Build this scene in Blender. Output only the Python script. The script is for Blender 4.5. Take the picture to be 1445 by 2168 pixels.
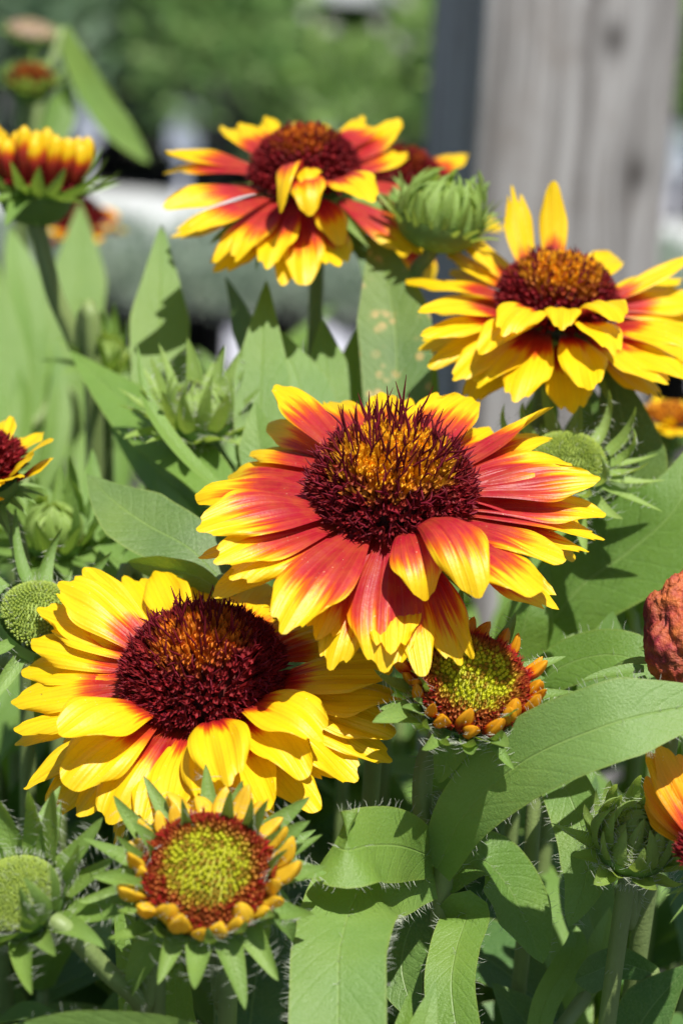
import bpy, math, random
import numpy as np
from mathutils import Vector, Matrix, noise as mnoise

R = math.radians
sc = bpy.context.scene
for o in list(bpy.data.objects):
    bpy.data.objects.remove(o)

# ------------------------------------------------------------------ camera
CAM = np.array((0.0, 0.0, 0.70)); PITCH = 18.0; ROLL = 3.0; FPX = 55 / 22.3 * 2168
cam_d = bpy.data.cameras.new('camera'); cam = bpy.data.objects.new('camera', cam_d)
sc.collection.objects.link(cam)
cam_d.sensor_fit = 'VERTICAL'; cam_d.sensor_height = 22.3; cam_d.sensor_width = 22.3; cam_d.lens = 55
cam_d.clip_start = 0.02; cam_d.clip_end = 400
CM = Matrix.Rotation(R(90 - PITCH), 4, 'X') @ Matrix.Rotation(R(ROLL), 4, 'Z')
cam.matrix_world = Matrix.Translation(Vector(CAM)) @ CM
cam_d.dof.use_dof = True; cam_d.dof.focus_distance = 0.474; cam_d.dof.aperture_fstop = 8.2
cam_d.dof.aperture_blades = 7
sc.camera = cam
CR = np.array(CM.to_3x3())                     # camera axes as columns
VIEW = -CR[:, 2]; RIGHT = CR[:, 0]; UPV = CR[:, 1]

# ------------------------------------------------------------------ sky and sun
SUN = np.array((0.17, -0.34, 0.92)); SUN = SUN / np.linalg.norm(SUN)
w = bpy.data.worlds.new('World'); sc.world = w; w.use_nodes = True
nt = w.node_tree; bg = nt.nodes['Background']
sky = nt.nodes.new('ShaderNodeTexSky'); sky.sky_type = 'NISHITA'; sky.sun_disc = False
sky.sun_elevation = math.asin(SUN[2]); sky.sun_rotation = math.atan2(SUN[0], SUN[1])
nt.links.new(sky.outputs[0], bg.inputs['Color']); bg.inputs['Strength'].default_value = 0.065
sl = bpy.data.lights.new('sun', 'SUN'); sl.energy = 4.6; sl.angle = R(0.53); sl.color = (1.0, 0.955, 0.88)
so = bpy.data.objects.new('sun', sl); sc.collection.objects.link(so)
so.rotation_euler = Vector(SUN).to_track_quat('Z', 'Y').to_euler(); so.location = (0.5, -0.2, 2)
sc.view_settings.view_transform = 'Standard'; sc.view_settings.look = 'None'
sc.view_settings.exposure = 0.78; sc.view_settings.gamma = 1
sc.render.engine = 'CYCLES'; sc.cycles.use_denoising = True
sc.cycles.max_bounces = 8; sc.cycles.transparent_max_bounces = 8; sc.cycles.sample_clamp_indirect = 6

# ------------------------------------------------------------------ helpers
def nrm(v):
    v = np.asarray(v, float); return v / (np.linalg.norm(v) + 1e-12)
def P(px, py, d):
    """world point seen at photograph pixel px,py at depth d metres"""
    return CAM + CR @ np.array(((px - 722.5) / FPX * d, -(py - 1084) / FPX * d, -d))
def proj(p):
    q = (np.asarray(p) - CAM) @ CR
    return 722.5 + q[..., 0] / -q[..., 2] * FPX, 1084 - q[..., 1] / -q[..., 2] * FPX
def depth(p): return float((np.asarray(p) - CAM) @ VIEW)
def G(px, py, z=0.0):
    d = nrm(P(px, py, 1) - CAM); t = (z - CAM[2]) / d[2]; return CAM + d * t

LOC = {}
class MB:
    def __init__(s): s.v = []; s.f = []; s.uv = []; s.c = []; s.n = 0
    def add(s, verts, faces, uv=None, col=None):
        verts = np.asarray(verts, float); k = len(verts)
        s.v.append(verts); s.f += [tuple(i + s.n for i in f) for f in faces]
        s.uv.append(np.asarray(uv, float) if uv is not None else np.zeros((k, 2)))
        if col is None: col = np.ones((k, 3))
        col = np.asarray(col, float)
        if col.ndim == 1: col = np.tile(col, (k, 1))
        s.c.append(col); s.n += k
    def build(s, name, mat, root=None, parent=None, smooth=True):
        loc = LOC.get(root.name, np.zeros(3)) if root else np.zeros(3)
        me = bpy.data.meshes.new(name)
        V = np.concatenate(s.v) - loc; UV = np.concatenate(s.uv); C = np.concatenate(s.c)
        me.from_pydata(V.tolist(), [], s.f)
        li = np.zeros(len(me.loops), dtype=np.int32); me.loops.foreach_get('vertex_index', li)
        ul = me.uv_layers.new(name='UVMap'); ul.data.foreach_set('uv', UV[li].ravel())
        ca = me.color_attributes.new('col', 'FLOAT_COLOR', 'POINT')
        ca.data.foreach_set('color', np.concatenate([C, np.ones((len(C), 1))], 1).ravel())
        if smooth: me.polygons.foreach_set('use_smooth', np.ones(len(me.polygons), bool))
        me.materials.append(mat); me.update()
        o = bpy.data.objects.new(name, me); sc.collection.objects.link(o)
        if parent is not None: o.parent = parent
        elif root is not None: o.parent = root
        return o
def thing(name, label, cat, loc, group=None):
    o = bpy.data.objects.new(name, None); sc.collection.objects.link(o)
    o.empty_display_size = 0.01; o.location = Vector(loc); LOC[o.name] = np.array(loc, float)
    return tag(o, label, cat, group)
def tag(o, label, cat, group=None):
    o['label'] = label; o['category'] = cat
    if group: o['group'] = group
    return o
def grid_faces(nu, nv, wrap=False):
    f = []
    for i in range(nu - 1):
        for j in range(nv if wrap else nv - 1):
            j2 = (j + 1) % nv; f.append((i * nv + j, i * nv + j2, (i + 1) * nv + j2, (i + 1) * nv + j))
    return f
def catmull(pts, n):
    pts = np.asarray(pts, float); m = len(pts)
    if m == 2: t = np.linspace(0, 1, n)[:, None]; return pts[0] * (1 - t) + pts[1] * t
    ext = np.vstack([2 * pts[0] - pts[1], pts, 2 * pts[-1] - pts[-2]]); out = []
    for s in np.linspace(0, m - 1 - 1e-9, n):
        i = int(s); t = s - i; p0, p1, p2, p3 = ext[i:i + 4]
        out.append(0.5 * (2 * p1 + (p2 - p0) * t + (2 * p0 - 5 * p1 + 4 * p2 - p3) * t * t + (3 * p1 - p0 - 3 * p2 + p3) * t ** 3))
    return np.array(out)
def frames(C):
    T = np.gradient(C, axis=0); T /= np.linalg.norm(T, axis=1)[:, None] + 1e-12
    a = np.cross(T[0], (0, 0, 1)); a = nrm(a) if np.linalg.norm(a) > .1 else nrm(np.cross(T[0], (1, 0, 0)))
    A = []
    for t in T: a = nrm(a - t * np.dot(a, t)); A.append(a)
    A = np.array(A); return T, A, np.cross(T, A)
def tube(mb, pts, r, sides=8, n=None, col=(1, 1, 1), cap=True):
    C = catmull(pts, n) if n else np.asarray(pts, float); k = len(C)
    r = np.interp(np.linspace(0, 1, k), np.linspace(0, 1, len(np.atleast_1d(r))), np.atleast_1d(r))
    T, A, B = frames(C); th = np.linspace(0, 2 * math.pi, sides, endpoint=False)
    V = C[:, None] + r[:, None, None] * (np.cos(th)[None, :, None] * A[:, None] + np.sin(th)[None, :, None] * B[:, None])
    uv = np.stack(np.meshgrid(np.linspace(0, 1, k), th / 6.283, indexing='ij'), -1).reshape(-1, 2)
    f = grid_faces(k, sides, True)
    if cap: f += [tuple(range(sides))[::-1], tuple((k - 1) * sides + i for i in range(sides))]
    mb.add(V.reshape(-1, 3), f, uv, col)
    return C
def hairs(mb, bases, dirs, lo, hi, rng, r=0.000042, bend=0.22):
    for b, d in zip(bases, dirs):
        L = rng.uniform(lo, hi); d = nrm(d + np.array([rng.gauss(0, .28) for _ in range(3)]))
        s = nrm(np.array([rng.gauss(0, 1) for _ in range(3)])); m = b + d * L * .55; e = b + nrm(d + s * bend) * L
        a = nrm(np.cross(d, s)); c = np.cross(d, a)
        V = []
        for q, rr in ((b, r), (m, r * .8)):
            for t in (0, 2.094, 4.189): V.append(q + rr * (math.cos(t) * a + math.sin(t) * c))
        V.append(e)
        mb.add(V, [(0, 1, 4, 3), (1, 2, 5, 4), (2, 0, 3, 5), (3, 4, 6), (4, 5, 6), (5, 3, 6)])
def box(mb, c, sx, sy, sz, M=np.eye(3), bev=0.0, col=(1, 1, 1)):
    V = np.array([(x, y, z) for x in (-.5, .5) for y in (-.5, .5) for z in (-.5, .5)]) * (sx, sy, sz)
    mb.add(V @ np.asarray(M).T + c, [(0, 1, 3, 2), (4, 6, 7, 5), (0, 4, 5, 1), (2, 3, 7, 6), (0, 2, 6, 4), (1, 5, 7, 3)], None, col)
def lathe(mb, prof, c, n=40, col=(1, 1, 1)):
    th = np.linspace(0, 2 * math.pi, n, endpoint=False)
    V = np.array([[(c[0] + r * math.cos(t), c[1] + r * math.sin(t), c[2] + z) for t in th] for r, z in prof])
    mb.add(V.reshape(-1, 3), grid_faces(len(prof), n, True), None, col)

# ------------------------------------------------------------------ materials
class NT:
    def __init__(s, name):
        s.m = bpy.data.materials.new(name); s.m.use_nodes = True; s.t = s.m.node_tree
        s.b = s.t.nodes['Principled BSDF']; s.out = s.t.nodes['Material Output']
    def n(s, k, **kw):
        o = s.t.nodes.new('ShaderNode' + k)
        for a, v in kw.items(): setattr(o, a, v)
        return o
    def l(s, a, b): s.t.links.new(a, b)
    def val(s, x, sock):
        if hasattr(x, 'is_output'): s.l(x, sock)
        else: sock.default_value = x
    def math(s, op, a, b=0.0, c=None, clamp=False):
        o = s.n('Math', operation=op, use_clamp=clamp); s.val(a, o.inputs[0]); s.val(b, o.inputs[1])
        if c is not None: s.val(c, o.inputs[2])
        return o.outputs[0]
    def mix(s, f, a, b, mode='MIX'):
        o = s.n('Mix', data_type='RGBA', blend_type=mode); s.val(f, o.inputs['Factor'])
        for x, i in ((a, 6), (b, 7)):
            if isinstance(x, tuple): x = x if len(x) == 4 else x + (1,)
            s.val(x, o.inputs[i])
        return o.outputs[2]
    def noise(s, vec, scale, detail=3, rough=.55, dist=0.0):
        o = s.n('TexNoise'); s.l(vec, o.inputs['Vector']); o.inputs['Scale'].default_value = scale
        o.inputs['Detail'].default_value = detail; o.inputs['Roughness'].default_value = rough; o.inputs['Distortion'].default_value = dist
        return o.outputs['Fac']
    def ramp(s, x, stops, interp='LINEAR'):
        o = s.n('ValToRGB'); s.l(x, o.inputs[0]); cr = o.color_ramp; cr.interpolation = interp
        while len(cr.elements) < len(stops): cr.elements.new(.5)
        for e, (p, c) in zip(cr.elements, stops):
            e.position = p; e.color = (c if len(c) == 4 else tuple(c) + (1,)) if hasattr(c, '__len__') else (c, c, c, 1)
        return o.outputs[0]
    def bump(s, h, strength, dist, prev=None):
        o = s.n('Bump'); s.l(h, o.inputs['Height']); o.inputs['Strength'].default_value = strength; o.inputs['Distance'].default_value = dist
        if prev: s.l(prev, o.inputs['Normal'])
        return o.outputs[0]
    def comb(s, x, y, z=0.0):
        o = s.n('CombineXYZ'); s.val(x, o.inputs[0]); s.val(y, o.inputs[1]); s.val(z, o.inputs[2]); return o.outputs[0]
    def uvs(s):
        u = s.n('UVMap'); u.uv_map = 'UVMap'; q = s.n('SeparateXYZ'); s.l(u.outputs[0], q.inputs[0]); return q.outputs[0], q.outputs[1]
    def pos(s): return s.n('NewGeometry').outputs['Position']
    def objc(s): return s.n('TexCoord').outputs['Object']
    def rnd(s): return s.n('ObjectInfo').outputs['Random']
    def finish(s, col, rough=.5, spec=.4, normal=None, trans=None, tf=.3):
        s.val(col if not isinstance(col, tuple) else col + (1,), s.b.inputs['Base Color'])
        s.val(rough, s.b.inputs['Roughness']); s.b.inputs['Specular IOR Level'].default_value = spec
        if normal: s.l(normal, s.b.inputs['Normal'])
        if trans is not None:
            tr = s.n('BsdfTranslucent'); s.val(trans if not isinstance(trans, tuple) else trans + (1,), tr.inputs['Color'])
            if normal: s.l(normal, tr.inputs['Normal'])
            mx = s.n('MixShader'); mx.inputs[0].default_value = tf
            s.l(s.b.outputs[0], mx.inputs[1]); s.l(tr.outputs[0], mx.inputs[2]); s.l(mx.outputs[0], s.out.inputs[0])
        return s.m

def petal_mat(name, red, soft=.20, pink=0.0, streak=.30, tip=(.84, .57, .007)):
    m = NT(name); u, v = m.uvs(); r = m.rnd(); r10 = m.math('MULTIPLY', r, 37.0)
    st = m.noise(m.comb(m.math('MULTIPLY', v, 10.0), m.math('MULTIPLY', u, 1.1), r10), 1.0, 4, .6)
    fine = m.noise(m.comb(m.math('MULTIPLY', v, 26.0), m.math('MULTIPLY', u, 2.4), r10), 1.0, 2, .5)
    vv = m.math('SUBTRACT', v, .5); v2 = m.math('MULTIPLY', m.math('MULTIPLY', vv, vv), .45)
    t = m.math('ADD', u, m.math('MULTIPLY', m.math('SUBTRACT', st, .5), streak))
    t = m.math('ADD', t, m.math('MULTIPLY', m.math('SUBTRACT', fine, .5), .16))
    t = m.math('ADD', t, v2)
    t = m.math('ADD', t, m.math('MULTIPLY', m.math('SUBTRACT', r, .5), .14))
    t = m.math('ADD', m.math('DIVIDE', m.math('SUBTRACT', t, red), soft), .5, clamp=True)
    hot = (.47, .012 + .022 * pink, .010 + .036 * pink)
    col = m.ramp(t, [(0, (.32 + .12 * pink, .005 + .012 * pink, .008 + .028 * pink)), (.36, hot), (.60, (.62, .085, .007)), (.80, (.78, .30, .005)), (1, tip)])
    bas = m.math('SUBTRACT', 1.0, m.math('DIVIDE', u, .13), clamp=True)
    col = m.mix(m.math('MULTIPLY', bas, .75), col, (.22, .004, .01))
    vein = m.math('POWER', m.math('ABSOLUTE', m.math('SINE', m.math('MULTIPLY', v, 28.0))), 10.0)
    col = m.mix(m.math('MULTIPLY', vein, .09), col, (.60, .16, .004))
    sp = m.noise(m.pos(), 2200, 1, .5)
    col = m.mix(m.ramp(sp, [(.76, 0), (.80, .55)]), col, (.95, .85, .5))
    blot = m.noise(m.objc(), 240, 3, .6)
    col = m.mix(m.math('MULTIPLY', m.ramp(blot, [(.40, 0), (.75, 1)]), .13), col, (.78, .36, .005))
    h = m.math('ADD', m.math('MULTIPLY', vein, -.8), m.math('MULTIPLY', fine, .9))
    nb = m.bump(h, .28, .0003); nb = m.bump(m.noise(m.pos(), 900, 3, .6), .25, .0003, nb)
    return m.finish(col, .42, .35, nb, m.mix(.35, col, (1, .62, .01), 'MULTIPLY') if False else col, .36)

def leaf_mat(name, a=(.11, .215, .032), b=(.165, .285, .052), trans=(.30, .46, .02), spots=False, tf=.34):
    m = NT(name); u, v = m.uvs(); r = m.rnd()
    vv = m.math('ABSOLUTE', m.math('SUBTRACT', v, .5))
    n1 = m.noise(m.objc(), 70, 4, .6); n2 = m.noise(m.pos(), 2100, 3, .7)
    col = m.mix(m.math('ADD', m.math('MULTIPLY', m.math('SUBTRACT', n1, .35), 1.6), m.math('MULTIPLY', m.math('SUBTRACT', r, .5), .7), clamp=True), a, b)
    rib = m.math('SUBTRACT', 1.0, m.math('DIVIDE', vv, .022), clamp=True)
    sv = m.math('POWER', m.math('ABSOLUTE', m.math('SINE', m.math('MULTIPLY', m.math('SUBTRACT', m.math('MULTIPLY', u, 3.0), vv), 13.0))), 24.0)
    col = m.mix(m.math('MULTIPLY', rib, .6), col, (.26, .38, .11)); col = m.mix(m.math('MULTIPLY', sv, .05), col, (.19, .31, .09))
    fz = m.ramp(n2, [(.42, 0), (.72, 1)])
    col = m.mix(m.math('MULTIPLY', fz, .36), col, (.25, .38, .15))
    n3 = m.noise(m.objc(), 22, 3, .6); col = m.mix(m.math('MULTIPLY', m.ramp(n3, [(.45, 0), (.68, 1)]), .45), col, (.20, .29, .04))
    edge = m.ramp(vv, [(.465, 0), (.5, 1)])
    col = m.mix(m.math('MULTIPLY', edge, .45), col, (.24, .30, .06))
    if spots:
        vo = m.n('TexVoronoi'); m.l(m.objc(), vo.inputs['Vector']); vo.inputs['Scale'].default_value = 330
        pk = m.noise(m.objc(), 120, 2); s = m.ramp(vo.outputs['Distance'], [(.30, 1), (.42, 0)])
        s = m.math('MULTIPLY', s, m.ramp(pk, [(.46, 0), (.55, 1)])); col = m.mix(m.math('MULTIPLY', s, .85), col, (.46, .34, .12))
    h = m.math('ADD', n2, m.math('MULTIPLY', m.math('MAXIMUM', rib, m.math('MULTIPLY', sv, .25)), .9))
    nb = m.bump(h, .55, .00035); nb = m.bump(n1, .35, .0014, nb)
    return m.finish(col, .42, .42, nb, trans, tf)

def vc_mat(name, rough=.55, spec=.35, tf=None, bump=None, tint=None):
    m = NT(name); a = m.n('VertexColor', layer_name='col'); col = a.outputs[0]
    if tint: col = m.mix(m.ramp(m.noise(m.pos(), tint[0], 3), [(.3, 0), (.7, 1)]), col, m.mix(1.0, col, tint[1], 'MULTIPLY'))
    nb = m.bump(m.noise(m.pos(), bump[0], 3, .6), bump[1], bump[2]) if bump else None
    return m.finish(col, rough, spec, nb, col if tf else None, tf or 0)

def stem_mat(name):
    m = NT(name); u, v = m.uvs(); n = m.noise(m.pos(), 180, 3)
    s = m.noise(m.comb(m.math('MULTIPLY', v, 14.0), m.math('MULTIPLY', u, 3.0)), 1.0, 2)
    col = m.mix(n, (.13, .20, .055), (.22, .30, .10)); col = m.mix(m.math('MULTIPLY', s, .5), col, (.25, .29, .12))
    return m.finish(col, .5, .4, m.bump(m.math('ADD', s, m.noise(m.pos(), 1400, 2)), .4, .0003), (.22, .32, .05), .12)

def hair_mat():
    m = NT('hair_white'); return m.finish((.62, .66, .55), .35, .5, None, (.6, .64, .5), .4)

def plain(name, c, rough=.6, spec=.4, var=.25, scale=30, bump=.2, bd=.001):
    m = NT(name); n = m.noise(m.pos(), scale, 5, .6)
    d = tuple(x * (1 - var) for x in c); e = tuple(min(1, x * (1 + var)) for x in c)
    return m.finish(m.mix(n, d, e), rough, spec, m.bump(n, bump, bd))

def wood_mat():
    m = NT('weathered_wood'); tc = m.objc(); q = m.n('SeparateXYZ'); m.l(tc, q.inputs[0]); x0, y0, z = q.outputs[:3]; c_, s_ = math.cos(R(14)), math.sin(R(14))
    x = m.math('ADD', m.math('MULTIPLY', x0, c_), m.math('MULTIPLY', y0, s_)); y = m.math('SUBTRACT', m.math('MULTIPLY', y0, c_), m.math('MULTIPLY', x0, s_))
    xy = m.math('ADD', x, m.math('MULTIPLY', y, 1.0))
    kn = None; wob = 0.0
    for kx, kz, ks in ((.006, .742, .0060), (.026, .715, .0050), (.007, .69, .0045), (-.012, .60, .0050), (.014, .56, .0055), (-.030, .80, .005), (.030, .50, .006), (-.02, .44, .006)):
        dx = m.math('DIVIDE', m.math('SUBTRACT', x, kx), ks); dz = m.math('DIVIDE', m.math('SUBTRACT', z, kz), ks * 1.6)
        d2 = m.math('ADD', m.math('MULTIPLY', dx, dx), m.math('MULTIPLY', dz, dz)); e = m.math('POWER', 2.718, m.math('MULTIPLY', d2, -.9)); e2 = m.math('POWER', 2.718, m.math('MULTIPLY', d2, -.12))
        kn = e if kn is None else m.math('MAXIMUM', kn, e); wob = m.math('ADD', wob, m.math('MULTIPLY', m.math('MULTIPLY', e2, dx), .0022))
    n0 = m.noise(m.comb(m.math('MULTIPLY', x, 9.0), m.math('MULTIPLY', y, 9.0), m.math('MULTIPLY', z, 5.0)), 1.0, 3)
    xx = m.math('ADD', m.math('SUBTRACT', xy, wob), m.math('MULTIPLY', n0, .010))
    g1 = m.noise(m.comb(m.math('MULTIPLY', xx, 62.0), 0.0, m.math('MULTIPLY', z, 2.2)), 1.0, 6, .7)
    g2 = m.noise(m.comb(m.math('MULTIPLY', xx, 330.0), 3.0, m.math('MULTIPLY', z, 9.0)), 1.0, 3, .6)
    g3 = m.noise(m.comb(m.math('MULTIPLY', xx, 42.0), 7.0, m.math('MULTIPLY', z, 26.0)), 1.0, 4, .65)
    col = m.ramp(g1, [(.35, (.085, .078, .074)), (.46, (.30, .285, .275)), (.54, (.42, .405, .395)), (.66, (.55, .535, .525))])
    col = m.mix(m.math('MULTIPLY', m.ramp(g2, [(.35, 1), (.6, 0)]), .45), col, (.11, .10, .09))
    col = m.mix(m.math('MULTIPLY', m.ramp(g3, [(.50, 0), (.68, 1)]), .45), col, (.20, .165, .14))
    for sx, sw in ((.004, .0042), (.026, .0035), (-.040, .004)):
        dd = m.math('DIVIDE', m.math('SUBTRACT', m.math('ADD', m.math('SUBTRACT', x, wob), m.math('MULTIPLY', n0, .010)), sx + .005), sw)
        st = m.math('POWER', 2.718, m.math('MULTIPLY', m.math('MULTIPLY', dd, dd), -1.0))
        col = m.mix(m.math('MULTIPLY', st, m.math('MULTIPLY', m.ramp(g3, [(.3, .25), (.6, 1)]), .62)), col, (.11, .10, .095))
    col = m.mix(m.math('MULTIPLY', kn, .9, clamp=True), col, (.045, .038, .034))
    return m.finish(col, .8, .2, m.bump(m.math('ADD', g1, g2), .6, .002))

def soil_mat():
    m = NT('potting_soil'); n = m.noise(m.pos(), 160, 6, .7); return m.finish(m.mix(n, (.012, .009, .006), (.07, .05, .035)), .95, .1, m.bump(n, .9, .004))
def fabric_mat():
    m = NT('dark_ground_fabric'); n = m.noise(m.pos(), 25, 5, .6); return m.finish(m.mix(n, (.018, .019, .017), (.045, .043, .038)), .8, .3, m.bump(m.noise(m.pos(), 900, 2), .4, .001))
def ground_mat():
    m = NT('pale_gravel'); p = m.pos(); n = m.noise(p, 3, 6, .65); g = m.noise(p, 130, 4, .7)
    c = m.mix(n, (.40, .42, .43), (.54, .56, .57)); c = m.mix(m.math('MULTIPLY', g, .4), c, (.33, .34, .34))
    return m.finish(c, .9, .2, m.bump(g, .7, .006))

M = dict(
    petal1=petal_mat('petal_scarlet_yellow', .60, .34, .6, .56),
    petal2=petal_mat('petal_yellow_red_base', .36, .24, .15, .30),
    petal3=petal_mat('petal_golden_red_base', .37, .24, .3, .30),
    petal4=petal_mat('petal_gold_scarlet', .56, .32, .6, .42),
    petal5=petal_mat('petal_orange_red', .52, .30, .1, .3),
    petal6=petal_mat('petal_red_tube', .62, .30, .55, .25),
    petal8=petal_mat('petal_orange_bud', .30, .60, 0, .5, (.90, .42, .008)),
    petal9=petal_mat('petal_dark_red', .70, .30, 0, .3),
    ray=petal_mat('ray_bud_yellow', -.1, .15, 0, .15, (.82, .53, .03)),
    ray2=petal_mat('ray_bud_bronze', .45, .5, 0, .5, (.75, .36, .012)),
    leaf=leaf_mat('leaf_green'),
    leaf_pale=leaf_mat('leaf_pale_downy', (.125, .235, .05), (.185, .31, .08), (.30, .46, .03)),
    leaf_olive_shade=leaf_mat('leaf_olive_shade', (.075, .135, .03), (.11, .18, .04), (.16, .25, .02), tf=.2),  # olive tone has the shade of turned-away, backlit faces painted in
    leaf_bright=leaf_mat('leaf_bright', (.15, .27, .05), (.20, .33, .07), (.30, .45, .05), tf=.36),
    leaf_dark_shade=leaf_mat('leaf_dark_shade', (.05, .125, .03), (.075, .16, .04), (.10, .22, .02), tf=.25),  # darker copy of the leaf green, shade put into its colour
    leaf_spot=leaf_mat('leaf_spotted', (.075, .15, .032), (.10, .19, .042), (.16, .28, .02), spots=True),
    bract=leaf_mat('bract_green', (.14, .25, .05), (.21, .33, .08), (.30, .46, .05), tf=.32), bract_pale=leaf_mat('bract_pale', (.27, .40, .09), (.37, .50, .15), (.42, .56, .08), tf=.40),
    floret=vc_mat('floret', .62, .25, .14), green_dome=vc_mat('receptacle', .6, .3, .15),
    stem=stem_mat('stem_green'), hair=hair_mat(), wood=wood_mat(), soil=soil_mat(), ground=ground_mat(),
    pot=plain('black_plastic', (.012, .012, .013), .45, .5), tagw=plain('white_plastic', (.72, .72, .80), .4, .5, .06),
    white=plain('white_paint', (.70, .72, .76), .5, .4, .08), foliage=vc_mat('foliage', .38, .6, .42),
    wither=None)
_m = NT('withered_red'); _n = _m.noise(_m.objc(), 95, 5, .65, .6); _f = _m.noise(_m.objc(), 900, 3, .6)
_c = _m.ramp(_n, [(.32, (.07, .012, .018)), (.45, (.24, .018, .03)), (.54, (.40, .07, .016)), (.66, (.50, .19, .035)), (.75, (.16, .03, .03))])
_g = _m.ramp(_m.math('ADD', _m.noise(_m.objc(), 60, 3, .6), _m.math('MULTIPLY', _m.noise(_m.objc(), 420, 3, .6), .35)), [(.58, 0), (.78, 1)])
_c = _m.mix(_m.math('MULTIPLY', _g, .7), _c, (.50, .15, .025))
M['wither'] = _m.finish(_m.mix(_m.math('MULTIPLY', _f, .35), _c, (.22, .03, .035)), .6, .35, _m.bump(_m.math('ADD', _n, _m.math('MULTIPLY', _f, .5)), .8, .0016))

SOIL = 0.20
# ------------------------------------------------------------------ ground, post, pots
g = MB(); g.add([(-150, -20, 0), (150, -20, 0), (150, 280, 0), (-150, 280, 0)], [(0, 1, 2, 3)])
go = g.build('ground', fabric_mat(), smooth=False); go['kind'] = 'structure'
g = MB(); g.add([(-12, 3.20, .004), (12, 2.30, .004), (12, 3.12, .004), (-12, 4.02, .004)], [(0, 1, 2, 3)])
go = g.build('path', M['ground'], smooth=False); go['kind'] = 'structure'

def rot_z(a): c, s = math.cos(a), math.sin(a); return np.array(((c, -s, 0), (s, c, 0), (0, 0, 1)))

pc = P(1221, 250, 1.12); yaw = R(14)
ptop = thing('wooden_post', 'weathered grey square wooden post standing behind the yellow flowers', 'post', (0, 0, 0))
fn = np.array((math.sin(yaw), -math.cos(yaw), 0)); cx = pc - fn * .0445
LOC[ptop.name] = np.array((cx[0], cx[1], 0)); ptop.location = (cx[0], cx[1], 0)
pm = MB(); W = .0905; D_ = .089; nz = 70; ring = []
rng = random.Random(3)
def rrect(b, k=9):
    out = []
    for (sx, sy) in ((1, 1), (-1, 1), (-1, -1), (1, -1)):
        pass
    pts = []
    for i in range(4):
        a0 = i * math.pi / 2
        ccx = (W / 2 - b) * (1 if i in (0, 3) else -1); ccy = (D_ / 2 - b) * (1 if i in (0, 1) else -1)
        for t in np.linspace(0, math.pi / 2, 4): pts.append((ccx + b * math.cos(a0 + t), ccy + b * math.sin(a0 + t)))
        # points along the following side
        nxt = ((W / 2 - b) * (1 if (i + 1) % 4 in (0, 3) else -1), (D_ / 2 - b) * (1 if (i + 1) % 4 in (0, 1) else -1))
        e = (nxt[0] + b * math.cos(a0 + math.pi / 2), nxt[1] + b * math.sin(a0 + math.pi / 2)); s0 = pts[-1]
        for t in np.linspace(0, 1, k + 2)[1:-1]: pts.append((s0[0] + (e[0] - s0[0]) * t, s0[1] + (e[1] - s0[1]) * t))
    return pts
rp = rrect(.004); RZ = rot_z(yaw); V = []
for z in np.linspace(0, 1.5, nz):
    for i, (x, y) in enumerate(rp):
        n = .0011 * mnoise.noise((x * 60, y * 60, z * 3)) - .002 * max(0, mnoise.noise((x * 220, y * 220, z * 2.0)) - .25)
        V.append(RZ @ np.array((x * (1 + n / .045), y * (1 + n / .045), 0)) + (cx[0], cx[1], z))
pm.add(V, grid_faces(nz, len(rp), True) + [tuple((nz - 1) * len(rp) + i for i in range(len(rp)))])
pbody = pm.build('post_body', M['wood'], ptop)

def big_pot(name, label, c, r, h, rs):
    t = thing(name, label, 'pot', (c[0], c[1], 0))
    b = MB(); lathe(b, [(0.001, 0.001), (r * .80, 0.001), (r * .95, h * .9), (r * .98, h * .9), (r, h * .92), (r, h), (r * .97, h), (r * .92, h - .03), (0.001, h - .03)], (c[0], c[1], 0), 56)
    b.build('pot_body', M['pot'], t)
    s = MB(); n1, n2 = 14, 40; vv = []
    for i in range(n1):
        for j in range(n2):
            rr = r * .945 * (i + .02) / (n1 - 1 + .02); a = j / n2 * 6.2832
            x, y = c[0] + rr * math.cos(a), c[1] + rr * math.sin(a)
            vv.append((x, y, h - .02 + .006 * mnoise.noise((x * 60, y * 60, rs))))
    s.add(vv, grid_faces(n1, n2, True)); s.build('soil', M['soil'], t)
    return t
big_pot('plant_pot', 'large black nursery pot holding the blanket flowers in front of the post', (0, .53), .20, .22, 1)
big_pot('plant_pot', 'black nursery pot of leafy blanket flowers beyond the first pot', (-.16, .90), .165, .22, 2)

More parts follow.
